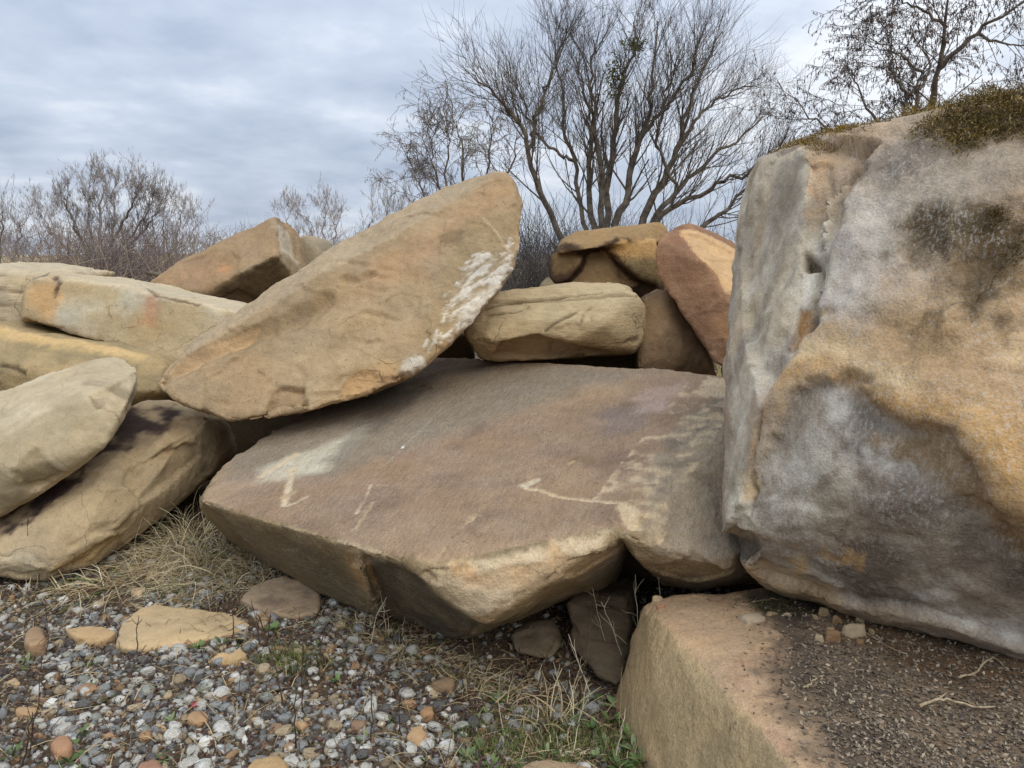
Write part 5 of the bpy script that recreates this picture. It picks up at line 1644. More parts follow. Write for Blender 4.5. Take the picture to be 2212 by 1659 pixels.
# paler catkin tree behind the leaning slab
YM = 19.0
par_m = dict(jit=0.16, up=(0.06, 0.02, -0.05), lv=3, n=(4, 4, 3), ang=(0.4, 0.95), len=(0.42, 0.7), rmin=0.006, thick=0.014)
gm_ = [([(1010, 560), (1000, 430), (1000, 340), (985, 260)], 0.06), ([(1010, 560), (960, 440), (935, 350), (925, 270)], 0.05), ([(1020, 560), (1040, 430), (1060, 330), (1060, 250)], 0.05),
       ([(1000, 540), (930, 450), (900, 390), (885, 340)], 0.04), ([(1030, 540), (1080, 430), (1110, 340), (1115, 280)], 0.05), ([(1000, 500), (960, 400), (970, 300), (960, 240)], 0.04)]
catkin_tree('catkin_tree', 'pale bushy catkin tree peering over the top of the leaning slab', np.array([P(1010, 560, YM)[0], YM, 0.3]), gm_, YM, 1.0, par_m, 15, (0.6, 1.3), 6500, (0.05, 0.10), (M_BARK, M_TWIG, M_CATF), tr, cw=0.07)

# left-hand trees on the field
YL = 24.0
par_l = dict(jit=0.12, up=(0.22, 0.20, 0.05), lv=3, n=(4, 5, 4), ang=(0.2, 0.6), len=(0.42, 0.72), rmin=0.0032, thick=0.010)
lt = [
    ([([(215, 580), (216, 494), (218, 433), (226, 382)], 0.07), ([(215, 580), (190, 485), (192, 425), (195, 382)], 0.05), ([(220, 580), (270, 476), (290, 425), (300, 401)], 0.06), ([(220, 580), (250, 485), (240, 425), (255, 395)], 0.05), ([(205, 580), (160, 494), (140, 442), (150, 412)], 0.05), ([(230, 580), (310, 502), (340, 459), (350, 429)], 0.05), ([(200, 580), (120, 511), (95, 476), (100, 442)], 0.04), ([(225, 580), (300, 485), (320, 451), (335, 416)], 0.04)], 'tallest pale catkin tree on the field beyond the boulders', 9500, 24),
    ([([(385, 580), (380, 520), (390, 470), (395, 448)], 0.04), ([(400, 580), (420, 540), (415, 490), (408, 460)], 0.03), ([(375, 580), (355, 520), (350, 490), (360, 465)], 0.03)], 'slim catkin sapling between the tallest field tree and the brown wedge', 1500, 12),
    ([([(690, 560), (680, 520), (670, 480), (640, 455)], 0.03), ([(700, 560), (700, 500), (705, 470), (700, 455)], 0.03), ([(715, 570), (722, 520), (725, 490), (722, 470)], 0.03), ([(660, 560), (640, 510), (620, 480), (610, 460)], 0.03)], 'catkin bush showing between the brown wedge and the leaning slab', 1600, 12),
    ([([(5, 590), (0, 520), (4, 470), (6, 445)], 0.04), ([(20, 590), (40, 520), (45, 490), (60, 460)], 0.03), ([(-20, 590), (-30, 510), (-40, 470)], 0.04)], 'thin catkin tree at the far left end of the field', 1500, 12),
    ([([(820, 520), (830, 480), (835, 460), (832, 445)], 0.03), ([(850, 520), (870, 470), (880, 450)], 0.03), ([(790, 530), (800, 490), (805, 470)], 0.03)], 'low catkin bush peering over the middle of the leaning slab', 700, 10)]
for gl, lab, nc, ns in lt:
    b0 = P(gl[0][0][0][0], 560, YL)
    b0[2] = float(gz(b0[0:1], b0[1:2])[0])
    catkin_tree('catkin_tree', lab, b0, gl, YL, 1.5, par_l, ns, (0.35, 0.85), nc, (0.06, 0.13), (M_BARKF, M_TWIGF, M_CATF), tr, cw=0.055)

# thicket: low tangled brush nobody could count
M_BRUSH = attr_material('brush_twig', 0.95, 0.1, 0.2, 2, 0, 0)
br = np.random.default_rng(91)


def brush(name, label, n, xr, Yr, hr, cols, rad, jit=0.25, k=4):
    T_ = Tubes()
    cols = np.array(cols)
    for _ in range(n):
        Y = br.uniform(*Yr); x = br.uniform(*xr)
        b = P(x, 560, Y); b[2] = float(GZ(b[0], b[1]))
        h = br.uniform(*hr)
        d = unit(np.array([br.normal(0, 0.45), br.normal(0, 0.45), 1]))
        pts, _d = wander(b, d, h, k, jit, 0.02, br)
        c = cols[br.integers(len(cols))] * br.uniform(0.75, 1.2)
        T_.add(pts, np.linspace(rad * br.uniform(0.7, 1.3), rad * 0.35, k), 3, c)
        for _j in range(5):
            i = br.integers(1, k - 1)
            q, _ = wander(pts[i], unit(d + br.normal(0, 0.8, 3)), h * br.uniform(0.25, 0.5), 3, jit, 0.0, br)
            T_.add(q, np.linspace(rad * 0.6, rad * 0.3, 3), 3, c)
    o = T_.build(name, M_BRUSH)
    return tag(o, label, 'thicket', None, 'stuff')


def GZ(x, y):
    return 0.033 * min(max(y - 9, 0), 61) * float(sst(2.0, -30.0, np.array(x))) + 0.012 * min(max(y - 9, 0), 61) * (1 - float(sst(2.0, -30.0, np.array(x))))


brush('thicket', 'reddish grey tangled thicket on the field behind the left boulders', 900, (-60, 720), (17, 30), (0.8, 2.5), [lin(132, 120, 112), lin(146, 134, 124), lin(158, 142, 124), lin(124, 112, 106), lin(172, 154, 128)], 0.0075)
brush('thicket', 'dark reddish bramble mound below the tallest field tree', 500, (130, 370), (20, 24), (1.0, 2.8), [lin(122, 108, 104), lin(134, 119, 114)], 0.009, 0.3)
brush('thicket', 'grey brushwood round the foot of the large bare tree', 700, (1060, 1640), (9.5, 15), (0.9, 2.6), [lin(96, 88, 80), lin(112, 104, 94), lin(84, 76, 70)], 0.0065, 0.3)
brush('thicket', 'dense dark brushwood filling the gap beside the tip of the leaning slab', 520, (1085, 1270), (9.0, 12.5), (1.4, 2.6), [lin(92, 86, 80), lin(108, 101, 94), lin(80, 74, 70)], 0.006, 0.3)
brush('thicket', 'low brush below the alder behind the tall boulder', 300, (1640, 2300), (9, 12), (0.8, 2.2), [lin(96, 88, 80), lin(84, 76, 70)], 0.006, 0.3)
brush('thicket', 'distant hedge along the far edge of the field', 500, (-200, 1300), (58, 70), (1.5, 3.4), [lin(146, 136, 130), lin(158, 144, 132), lin(136, 122, 118)], 0.03, 0.3)
# dry grass of the field
gb = Blades()
for _ in range(15000):
    Y = 7.5 + 40 * br.uniform() ** 1.6 ; x = br.uniform(-900, 900) if br.uniform() < 0.8 else br.uniform(1500, 3000)
    b = P(x, 560, Y); b[2] = gz1(b[0], b[1]) - 0.03
    h = br.uniform(0.25, 0.6)
    ln_ = np.array([br.normal(0, 0.15), br.normal(0, 0.15), 1.0]) * h
    gb.add(np.array([b, b + ln_ * 0.5, b + ln_]), [0.012, 0.009, 0.002], np.array([1.0, 0.2, 0]), lin(182, 162, 122) * br.uniform(0.7, 1.2))
M_DRY = attr_material('dry_grass', 0.85, 0.2, 0.1, 20, 0, 0)
tag(gb.build('field_grass', M_DRY), 'tall bleached grass of the field behind the thicket', 'grass', None, 'stuff')
# two dead limbs sticking out of the thicket
for k, (l, r0, lab) in enumerate((([(318, 590), (355, 592), (395, 602), (428, 612)], 0.035, 'crooked dead branch lying out of the thicket beside the brown wedge'), ([(455, 545), (462, 560), (478, 575), (492, 590)], 0.04, 'broken dead stub standing behind the brown wedge'))):
    g = refine(px_path(l, 12.0, 11.5), 10, 0.01, tr)
    T_ = Tubes(); T_.add(g, np.linspace(r0, r0 * 0.6, 10), 5)
    if k == 0:
        T_.add(refine(px_path([(395, 602), (372, 622), (355, 645), (345, 670)], 11.8, 11.6), 8, 0.01, tr), np.linspace(0.03, 0.025, 8), 5)
    else:
        T_.add(refine(px_path([(492, 590), (505, 620), (505, 660)], 11.5, 11.4), 6, 0.01, tr), np.linspace(0.03, 0.035, 6), 5)
    c0 = np.concatenate(T_.v).mean(0)
    o = T_.build('dead_branch', M_BARK, None, c0); o.location = c0
    tag(o, lab, 'branch')

# ------------------------------------------------------------------ grass tufts, stems, weeds, litter
vr = np.random.default_rng(55)
M_BLADE = attr_material('dead_grass_blade', 0.8, 0.25, 0.12, 30, 0, 0)
STRAW = [lin(212, 196, 158), lin(196, 176, 134), lin(178, 158, 118), lin(220, 208, 176), lin(150, 130, 96)]


def tuft(x, y, n, ln, spread, label, lean=(0, 0), green=0.05, rad=0.05, group='dry grass tufts at the foot of the boulders', wid=0.0013, flop=1.25):
    b = ground_pt(x, y)
    b[2] = gz1(b[0], b[1])
    B = Blades()
    for _ in range(n):
        a = vr.uniform(0, 6.28)
        root = b + np.array([math.cos(a), math.sin(a) * 0.7, 0]) * rad * math.sqrt(vr.uniform())
        root[2] = b[2] - 0.01
        d = unit(np.array([math.cos(a) * spread * vr.uniform(0.1, 1) + lean[0], math.sin(a) * spread * vr.uniform(0.1, 1) + lean[1], vr.uniform(0.5, 1.0)]))
        L_ = ln * vr.uniform(0.45, 1.15)
        k = 7
        pts = [root]; dd = d.copy()
        for j in range(k - 1):
            dd = unit(dd + np.array([vr.normal(0, 0.10), vr.normal(0, 0.10), -0.34 * flop * vr.uniform(0.4, 1.4)]))
            q = pts[-1] + dd * L_ / (k - 1)
            if q[2] < b[2] + 0.006:
                q[2] = b[2] + 0.006 + vr.uniform(0, 0.012); dd[2] = abs(dd[2]) * 0.1
            pts.append(q)
        side = unit(np.cross(d, [vr.normal(), vr.normal(), 0.3]))
        c = STRAW[vr.integers(5)] if vr.uniform() > green else lin(96, 112, 56)
        B.add(np.array(pts), np.linspace(wid, wid * 0.35, k) * vr.uniform(0.6, 1.5), side, c * vr.uniform(0.75, 1.15))
    o = B.build('dry_grass_tuft', M_BLADE, None, b); o.location = b
    return tag(o, label, 'grass', group)


LA = 'pale dry grass tuft in the hollow between streaked boulder and broad slab'
for (x, y, n, ln, sp, le) in ((430, 1180, 130, 0.34, 0.8, (0.1, -0.2)), (380, 1205, 130, 0.34, 0.9, (0, -0.2)), (470, 1215, 140, 0.34, 0.9, (0, -0.2)), (330, 1230, 110, 0.32, 0.9, (-0.1, -0.2)), (520, 1240, 130, 0.32, 0.9, (-0.2, -0.1)), (560, 1230, 110, 0.34, 0.8, (-0.3, 0)),
                             (290, 1260, 90, 0.30, 0.9, (-0.1, -0.2)), (440, 1262, 110, 0.28, 1.0, (0, -0.3)), (500, 1278, 80, 0.26, 1.0, (0, -0.2)), (395, 1160, 90, 0.30, 0.7, (0.1, -0.1)), (590, 1260, 60, 0.26, 0.9, (-0.3, -0.1)), (420, 1225, 120, 0.3, 1.0, (0, -0.2))):
    tuft(x, y, int(n * 1.4), ln, sp, LA, le, 0.06, 0.13, 'dry grass in the hollow beside the broad slab')
LB = 'long bleached grass sprawling over gravel at the foot of the streaked boulder'
for (x, y, n, ln, le) in ((200, 1275, 40, 0.34, (-0.3, -0.2)), (235, 1265, 45, 0.34, (-0.2, -0.3)), (140, 1290, 25, 0.28, (-0.2, -0.2)), (60, 1285, 22, 0.22, (0, -0.2))):
    tuft(x, y, n, ln, 0.9, LB, le, 0.1, 0.07, 'bleached grass at the foot of the streaked boulder', 0.0022)
LC = 'brown dry grass fringe under the front of the broad slab'
for (x, y, n, ln) in ((790, 1370, 70, 0.17), (840, 1385, 80, 0.18), (880, 1405, 80, 0.18), (930, 1425, 80, 0.17), (985, 1440, 70, 0.15), (740, 1350, 40, 0.16), (1040, 1445, 60, 0.15), (1100, 1460, 60, 0.16), (1160, 1470, 50, 0.16), (690, 1335, 35, 0.15), (1080, 1500, 60, 0.18), (1010, 1480, 50, 0.14)):
    tuft(x, y, n, ln, 1.0, LC, (0, -0.15), 0.08, 0.07, 'dry grass fringe below the broad slab', 0.0013)
LD = 'broken straw-coloured stalks standing in the weeds'
for (x, y, n, ln) in ((1190, 1540, 22, 0.30), (1235, 1530, 18, 0.32), (1150, 1560, 18, 0.26), (1330, 1560, 12, 0.26), (1110, 1580, 14, 0.2)):
    tuft(x, y, n, ln * 0.75, 0.9, LD, (0, 0), 0.0, 0.05, 'straw stalks in the weeds', 0.0016, 0.6)
tuft(1190, 1625, 130, 0.15, 1.1, 'low reddish-brown dead grass clump in the weeds', (0, 0), 0.0, 0.08, None, 0.0014)['group'] = 'dead grass in the weeds'

# dead upright stems
M_STEM = flat_material('dead_stem', lin(70, 54, 46), 0.9, 0.3, 40, rgb2=lin(100, 80, 66))
M_STEMP = flat_material('pale_stem', lin(190, 176, 148), 0.9, 0.2, 40, rgb2=lin(206, 194, 168))


def stem(l, y0, rad, mat, label, group, forks=2, z0=0.0):
    b = ground_pt(*l[0], z0)
    Y = b[1]
    g = refine(px_path(l, Y, Y + vr.uniform(-0.05, 0.05)), 9, 0.002, vr)
    T_ = Tubes(); T_.add(g, np.linspace(rad, rad * 0.5, 9), 4)
    for _ in range(forks):
        i = vr.integers(3, 8)
        q, _d = wander(g[i], unit(unit(g[i + 1] - g[i]) + vr.normal(0, 0.6, 3)), np.linalg.norm(g[-1] - g[0]) * vr.uniform(0.12, 0.3), 4, 0.15, 0.05, vr)
        T_.add(q, np.linspace(rad * 0.6, rad * 0.3, 4), 3)
    c0 = g[0]
    o = T_.build('dry_weed', mat, None, c0); o.location = c0
    return tag(o, label, 'weed', group)


SA = 'thin dark dead stem standing in the gravel'
for l in ([(60, 1640), (75, 1560), (92, 1420)], [(48, 1659), (60, 1600), (70, 1540)], [(610, 1530), (602, 1460), (560, 1330)], [(560, 1400), (556, 1350), (545, 1310)], [(575, 1400), (580, 1360), (584, 1330)], [(500, 1395), (505, 1340), (498, 1290)], [(655, 1540), (650, 1460), (655, 1380)], [(520, 1330), (510, 1310), (500, 1300)], [(800, 1610), (805, 1540), (795, 1450)],
          [(100, 1420), (105, 1360), (98, 1310)], [(20, 1270), (40, 1180), (48, 1130)], [(35, 1275), (60, 1190), (60, 1120)], [(85, 1275), (82, 1230), (75, 1190)], [(700, 1450), (690, 1400), (705, 1350)], [(300, 1420), (296, 1370), (300, 1330)], [(868, 1590), (862, 1540), (866, 1500)], [(640, 1620), (636, 1560), (640, 1500)]):
    stem(l, 0, vr.uniform(0.0024, 0.0040), M_STEM, SA, 'dark dead stems in the gravel')
SB = 'pale forked dead stem beside the littered block'
for l in ([(1310, 1400), (1295, 1340), (1280, 1270)], [(1345, 1420), (1320, 1350), (1298, 1300)], [(1275, 1500), (1245, 1420), (1228, 1370)], [(1330, 1640), (1345, 1570), (1352, 1530)], [(1385, 1440), (1375, 1330), (1372, 1240)], [(1400, 1420), (1430, 1320), (1420, 1230)], [(1215, 1560), (1212, 1510), (1200, 1450)], [(1250, 1560), (1262, 1510), (1268, 1465)], [(835, 1370), (830, 1320), (815, 1240)], [(800, 1400), (812, 1330), (835, 1290)]):
    stem(l, 0, vr.uniform(0.0016, 0.0026), M_STEMP, SB, 'pale dead stems near the littered block', 4)
SC = 'dark trailing stem hanging in the gap beneath the broad slab'
for l in ([(1250, 1520), (1262, 1420), (1285, 1300)], [(1100, 1480), (1120, 1400), (1150, 1350)], [(1160, 1490), (1180, 1420), (1200, 1380)], [(1225, 1500), (1235, 1440), (1220, 1390)]):
    stem(l, 0, 0.0025, M_STEM, SC, 'dark stems in the gap below the slab', 5)
# twigs on the littered block
M_TW2 = flat_material('bleached_twig', lin(150, 130, 102), 0.9, 0.25, 60, rgb2=lin(190, 172, 140))
for l, rad, mat, lab in (([(1985, 1532), (2015, 1520), (2040, 1518), (2080, 1530), (2150, 1532)], 0.0048, M_TW2, 'kinked bleached twig lying on the littered soil'),
                         ([(2070, 1468), (2110, 1462), (2140, 1420), (2165, 1440), (2180, 1450)], 0.0035, M_TW2, 'crooked pale root arching from the soil under the tall boulder'),
                         ([(1840, 1345), (1880, 1375), (1930, 1405), (1960, 1415)], 0.0022, M_TW2, 'straight pale stick below the tall boulder'),
                         ([(1715, 1352), (1750, 1362), (1775, 1370)], 0.0032, M_STEM, 'short dark stick by the stone crumbs'),
                         ([(1585, 1315), (1620, 1305), (1650, 1300), (1690, 1298)], 0.003, M_TW2, 'bleached rootlet in the dark soil pocket'),
                         ([(1735, 1490), (1755, 1478), (1765, 1470)], 0.0035, M_TW2, 'stubby pale twig on the littered block'),
                         ([(1680, 1502), (1690, 1480), (1690, 1470)], 0.002, M_STEM, 'tiny dark forked twig on the littered block')):
    g = refine(np.array([on_block(x, y, rad * 1.5 + 0.006 * (1 if len(l) > 4 and k_ == 2 else 0)) for k_, (x, y) in enumerate(l)]), 12, 0.002, vr)
    T_ = Tubes(); T_.add(g, np.linspace(rad, rad * 0.6, 12), 5)
    T_.add(np.array([g[4], g[4] + unit(g[6] - g[4]) * 0.03 + np.array([0, 0.02, 0.004])]), [rad * 0.6, rad * 0.3], 4)
    c0 = g.mean(0)
    o = T_.build('twig', mat, None, c0); o.location = c0
    tag(o, lab, 'twig')

# crumbled soil and leaf litter on the block
lt_n = 9000
xs = vr.uniform(1560, 2260, lt_n); ys = vr.uniform(1300, 1690, lt_n)
dl = sst(0, 140, (xs - 1630) - 0.55 * np.maximum(ys - 1440, 0) + 60 * vr.normal(size=lt_n) * 0.5)
k = vr.uniform(size=lt_n) < np.clip(dl, 0.02, 1)
bv = BVHTree.FromPolygons(BASE_R.Vf.tolist(), BASE_R.F.tolist())
P_ = []
for x, y in zip(xs[k], ys[k]):
    h = bv.ray_cast(Vector(ORI), Vector(ray(x, y)).normalized())
    if h[0] is not None and h[1].z > 0.6:
        P_.append(h[0][:])
P_ = np.array(P_)
n = len(P_)
d = vr.normal(size=(n, 3)) * np.array([1, 1, 0.35]); d /= np.linalg.norm(d, axis=1, keepdims=True)
e = np.cross(d, np.array([0, 0, 1.0]) + vr.normal(0, 0.35, (n, 3))); e /= np.linalg.norm(e, axis=1, keepdims=True)
s = vr.uniform(0.003, 0.009, (n, 1)); p = P_ + np.array([0, 0, 0.003])
Vq = np.stack([p - d * s, p + e * s * 0.55, p + d * s + np.array([0, 0, 0.002]), p - e * s * 0.55], 1).reshape(-1, 3)
me = mesh_np('litter', Vq, np.arange(4 * n).reshape(-1, 4), False)
lc = np.array([lin(112, 100, 86), lin(136, 122, 104), lin(84, 76, 68), lin(162, 146, 122), lin(120, 102, 80)])[vr.integers(5, size=n)] * vr.uniform(0.6, 1.2, (n, 1))
set_col(me, np.repeat(lc, 4, 0))
tag(link('leaf_litter', me, M_BLADE), 'crumbled grey-brown leaf litter spread over the flat block', 'litter', None, 'stuff')
cr_n = min(2200, n)
sel = vr.choice(n, cr_n, replace=False)
o = bulk('soil_crumbs', SHL, IF1, P_[sel, 0], P_[sel, 1], P_[sel, 2], vr.uniform(0.002, 0.0055, cr_n), lc[sel], M_GRAV, vr)
tag(o, 'loose soil crumbs on the flat block', 'soil', None, 'stuff')

# dead leaves and stalk bits between the pebbles
n = 26000
x = vr.uniform(-2.4, 0.9, n); y = vr.uniform(1.9, 4.4, n)
z = gz(x, y) + vr.uniform(0.002, 0.019, n)
p = np.stack([x, y, z], 1)
d = vr.normal(size=(n, 3)) * np.array([1, 1, 0.4]); d /= np.linalg.norm(d, axis=1, keepdims=True)
e = np.cross(d, np.array([0, 0, 1.0]) + vr.normal(0, 0.5, (n, 3))); e /= np.linalg.norm(e, axis=1, keepdims=True)
s = vr.uniform(0.004, 0.016, (n, 1))
Vq = np.stack([p - d * s, p + e * s * 0.4, p + d * s + np.array([0, 0, 0.004]), p - e * s * 0.4], 1).reshape(-1, 3)
me = mesh_np('fallen_leaves', Vq, np.arange(4 * n).reshape(-1, 4), False)
lc = np.array([lin(84, 64, 54), lin(110, 84, 64), lin(70, 54, 48), lin(128, 104, 78), lin(96, 70, 62)])[vr.integers(5, size=n)] * vr.uniform(0.6, 1.2, (n, 1))
set_col(me, np.repeat(lc, 4, 0))
tag(link('fallen_leaves', me, M_BLADE), 'brown fallen leaves rotting between the pebbles', 'leaves', None, 'stuff')
B = Blades()
for _ in range(4200):
    x, y = vr.uniform(-2.3, 0.8), vr.uniform(1.95, 4.3)
    z = gz1(x, y) + vr.uniform(0.012, 0.03)
    a = vr.uniform(0, 6.28); L_ = vr.uniform(0.03, 0.14)
    u = np.array([math.cos(a), math.sin(a), vr.normal(0, 0.15)])
    q = np.array([[x, y, z], [x, y, z] + u * L_ * 0.5 + np.array([0, 0, vr.uniform(0, 0.012)]), [x, y, z] + u * L_])
    B.add(q, [0.0013, 0.0012, 0.0006], np.array([-u[1], u[0], 0.3]), [lin(110, 90, 68), lin(80, 62, 52), lin(176, 156, 116)][vr.integers(3)] * vr.uniform(0.7, 1.2))
tag(B.build('straw_bits', M_BLADE), 'scattered straw and broken stalks on the gravel', 'straw', None, 'stuff')

# little green rosettes
M_LEAF = attr_material('weed_leaf', 0.6, 0.35, 0.2, 60, 0, 0)


def rosette(seed, nl, size, c):
    rr = np.random.default_rng(seed)
    B = Blades()
    for j in range(nl):
        a = rr.uniform(0, 6.28)
        el = rr.uniform(0.35, 1.2)
        L_ = size * rr.uniform(0.6, 1.1)
        d = np.array([math.cos(a) * math.cos(el), math.sin(a) * math.cos(el), math.sin(el)])
        pts = [np.zeros(3)]
        for q in range(4):
            d = unit(d + np.array([0, 0, -0.16]))
            pts.append(pts[-1] + d * L_ / 4)
        side = np.array([-math.sin(a), math.cos(a), 0])
        w = L_ * np.array([0.06, 0.10, 0.17, 0.15, 0.03])
        B.add(np.array(pts), w, side, c * rr.uniform(0.7, 1.25))
    me = mesh_np('weed', np.concatenate(B.v), np.concatenate(B.f))
    set_col(me, np.concatenate(B.c))
    me.materials.append(M_LEAF)
    return me


GC = [lin(100, 120, 66), lin(80, 100, 52), lin(118, 132, 88), lin(80, 92, 50)]
ros = [rosette(700 + k, 9 + k, 0.05 + 0.008 * (k % 3), GC[k % 4]) for k in range(8)]
spots = [(165, 1600, 1.5), (150, 1655, 1.4), (60, 1430, 0.9), (55, 1455, 0.8), (430, 1405, 0.9), (480, 1398, 0.9), (445, 1490, 0.9), (235, 1515, 0.8), (80, 1560, 0.8), (205, 1490, 0.6), (370, 1560, 0.7), (740, 1435, 0.8), (730, 1470, 0.7), (1075, 1490, 1.0), (1030, 1545, 1.0), (1110, 1520, 0.8), (1200, 1555, 0.9), (1300, 1480, 1.2), (1330, 1500, 1.3), (1350, 1520, 1.2), (1320, 1540, 1.2), (1280, 1560, 1.0), (1010, 1635, 1.2), (1040, 1610, 1.0), (1060, 1650, 1.1), (970, 1600, 0.8), (1180, 1620, 1.0),
         (1230, 1600, 1.1), (1390, 1640, 1.2), (1340, 1650, 1.2), (1290, 1630, 1.1), (1260, 1500, 1.0), (1090, 1570, 0.8), (1130, 1650, 1.0), (420, 1190, 1.2), (425, 1275, 1.2), (590, 1370, 1.1), (650, 1330, 0.9), (350, 1640, 0.8), (640, 1580, 0.6), (560, 1480, 0.7), (300, 1480, 0.6), (790, 1600, 0.8), (920, 1650, 0.9), (1360, 1580, 1.2), (1240, 1545, 0.9), (1050, 1520, 0.8), (990, 1570, 0.9), (1150, 1535, 0.9), (1310, 1600, 1.1), (1370, 1610, 1.2), (520, 1395, 0.9), (690, 1400, 0.7), (30, 1640, 0.9), (200, 1440, 0.7), (840, 1560, 0.7), (1230, 1650, 1.0)]
for k, (x, y, s) in enumerate(spots):
    b = ground_pt(x, y); b[2] = gz1(b[0], b[1]) + 0.004
    o = bpy.data.objects.new('weed', ros[k % 8]); COL.objects.link(o)
    o.location = b; o.scale = (s * 0.72,) * 3; o.rotation_euler = (0, 0, vr.uniform(0, 6.28))
    hue = ['fresh green', 'dark green', 'pale grey-green', 'olive green'][(k % 8) % 4]
    sz = 'broad' if s >= 1.15 else ('small' if s >= 0.85 else 'tiny')
    where = 'in the damp ground near the littered block' if x > 950 else ('in the dry grass hollow' if y < 1300 else 'sprouting from the gravel')
    lab = sz + ' ' + hue + ' rosette weed ' + where
    tag(o, lab, 'weed', lab.replace(' weed ', ' weeds '))
b = on_block(1718, 1290, 0.002)
o = bpy.data.objects.new('weed', rosette(760, 16, 0.05, lin(96, 130, 56))); COL.objects.link(o); o.location = b
tag(o, 'bright green fern-like weed in the soil pocket under the tall boulder', 'weed')
b = ground_pt(418, 1535); b[2] = gz1(b[0], b[1]) + 0.012
o = bpy.data.objects.new('weed', rosette(761, 14, 0.022, lin(150, 44, 62))); COL.objects.link(o); o.location = b
tag(o, 'small crimson rosette among the grey pebbles', 'weed')
# fine green moss between stones on the right
B = Blades()
for _ in range(5200):
    c = [(1250, 1590, 160, 70), (620, 1430, 70, 25), (1100, 1600, 120, 50), (380, 1270, 60, 30)][vr.choice(4, p=[.5, .2, .2, .1])]
    x, y = vr.normal(c[0], c[2] * 0.6), vr.normal(c[1], c[3] * 0.6)
    b = ground_pt(x, y); b[2] = float(0)
    a = vr.uniform(0, 6.28); h = vr.uniform(0.008, 0.035)
    tip = b + np.array([math.cos(a) * h * 0.6, math.sin(a) * h * 0.6, h])
    B.add(np.array([b, (b + tip) / 2 + np.array([0, 0, 0.003]), tip]), [0.0012, 0.0011, 0.0003], np.array([-math.sin(a), math.cos(a), 0]), [lin(104, 116, 58), lin(84, 100, 50), lin(130, 126, 72)][vr.integers(3)] * vr.uniform(0.7, 1.2))
vv = np.concatenate(B.v)
vv[:, 2] += gz(vv[:, 0], vv[:, 1]); B.v = [vv]
tag(B.build('moss', M_LEAF), 'thin green moss and seedlings between the stones', 'moss', None, 'stuff')

# ------------------------------------------------------------------ moss on the tall boulder
M_MOSS = attr_material('dry_moss', 0.95, 0.1, 0.2, 60, 0, 0)
R = TALL_R
Nf = normals(R.Vf, R.F)


def moss(sel_w, n, lmin, lmax, hang, cols, label, thick=0.03):
    w = sel_w / sel_w.sum()
    i = vr.choice(len(w), n, p=w)
    p = R.Vf[i] + vr.normal(0, 0.006, (n, 3)) + Nf[i] * vr.uniform(0, thick, (n, 1)) * (fbm(R.Vf[i], 9, 2, 3)[:, None] + 0.6)
    d = Nf[i] * 0.7 + vr.normal(0, 0.6, (n, 3)) + np.array([0, 0, -hang]) * vr.uniform(0.2, 1, (n, 1))
    d /= np.linalg.norm(d, axis=1, keepdims=True)
    L_ = vr.uniform(lmin, lmax, (n, 1))
    e = np.cross(d, vr.normal(size=(n, 3))); e /= np.linalg.norm(e, axis=1, keepdims=True)
    V = np.stack([p - e * L_ * 0.05, p + d * L_ * 0.55 - e * L_ * 0.07, p + d * L_, p + d * L_ * 0.5 + e * L_ * 0.07], 1).reshape(-1, 3)
    c = np.array(cols)[vr.integers(len(cols), size=n)] * vr.uniform(0.6, 1.25, (n, 1))
    c0 = V.mean(0)
    me = mesh_np('moss_cushion', V - c0, np.arange(4 * n).reshape(-1, 4), False)
    set_col(me, np.repeat(c, 4, 0))
    o = link('moss_cushion', me, M_MOSS, None, c0)
    return tag(o, label, 'moss', None, 'stuff')


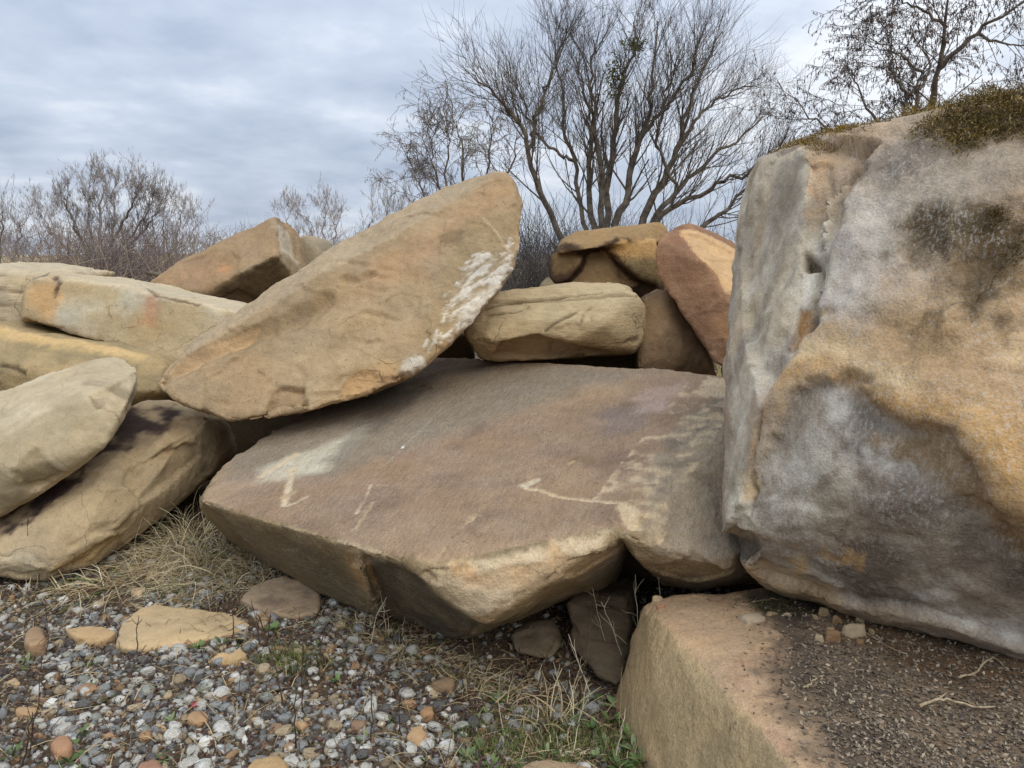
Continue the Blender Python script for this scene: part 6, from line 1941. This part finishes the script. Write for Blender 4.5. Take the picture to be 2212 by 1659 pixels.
nz = fbm(R.Vf, 5, 3, 88)
cap_m = R.region([(1985, 285), (2020, 235), (2100, 200), (2300, 170), (2300, 330), (2212, 300), (2120, 300), (2060, 330), (2020, 290)], 0.03, 0.06, 8, 0.6, -0.6)
top_m = sst(0.35, 0.7, Nf[:, 2]) * (R.Vf[:, 2] > P(2100, 245, 2.55)[2]) * (R.Vf[:, 0] > P(2000, 250, 2.6)[0]) * sst(3.3, 2.8, R.Vf[:, 1])
moss(np.clip(cap_m, 0, 1) * 2.5 + top_m * 0.7 + 1e-9, 30000, 0.006, 0.022, 0.9, [lin(132, 108, 58), lin(158, 134, 84), lin(104, 82, 44), lin(72, 56, 34), lin(180, 158, 108), lin(96, 92, 44)], 'thick golden-brown moss cushion hanging over the top of the tall boulder', 0.055)
lip = R.region([(1735, 300), (1760, 290), (1880, 278), (1890, 285), (1850, 296), (1760, 300)], 0.03, 0.02, 8, 0.9, -0.9)
lip = np.maximum(lip, sst(0.5, 0.8, Nf[:, 2]) * (R.Vf[:, 0] > P(1735, 300, 2.9)[0]) * (R.Vf[:, 0] < P(1890, 280, 2.8)[0]) * (R.Vf[:, 1] > 2.75) * (R.Vf[:, 1] < 3.3))
moss(lip + 1e-9, 5000, 0.006, 0.020, 0.2, [lin(128, 104, 48), lin(150, 126, 64), lin(100, 80, 42)], 'thin strip of golden moss along the upper left rim of the tall boulder', 0.015)
stain = R.region([(1960, 520), (2060, 450), (2240, 430), (2240, 560), (2150, 600), (2040, 600)], 0.08, 0.12, 6, 0.5, -0.2) * sst(0.0, 0.3, nz)
moss(stain + 1e-9, 4000, 0.004, 0.013, 0.9, [lin(96, 76, 40), lin(120, 100, 56), lin(70, 54, 36)], 'scattered dark moss tufts clinging to the face of the tall boulder', 0.006)
B = Blades()
for _ in range(500):
    x, y = vr.normal(1680, 40), vr.normal(1308, 12)
    b = on_block(x, y, 0.0); a = vr.uniform(0, 6.28); h = vr.uniform(0.01, 0.05)
    tip = b + np.array([math.cos(a) * h, math.sin(a) * h * 0.7, h * 0.35])
    B.add(np.array([b, (b + tip) / 2 + np.array([0, 0, 0.006]), tip]), [0.0012, 0.001, 0.0004], np.array([-math.sin(a), math.cos(a), 0]), [lin(44, 42, 38), lin(70, 66, 46), lin(96, 92, 60)][vr.integers(3)])
tag(B.build('root_mat', M_BLADE), 'black matted rootlets and moss in the soil pocket', 'roots', None, 'stuff')
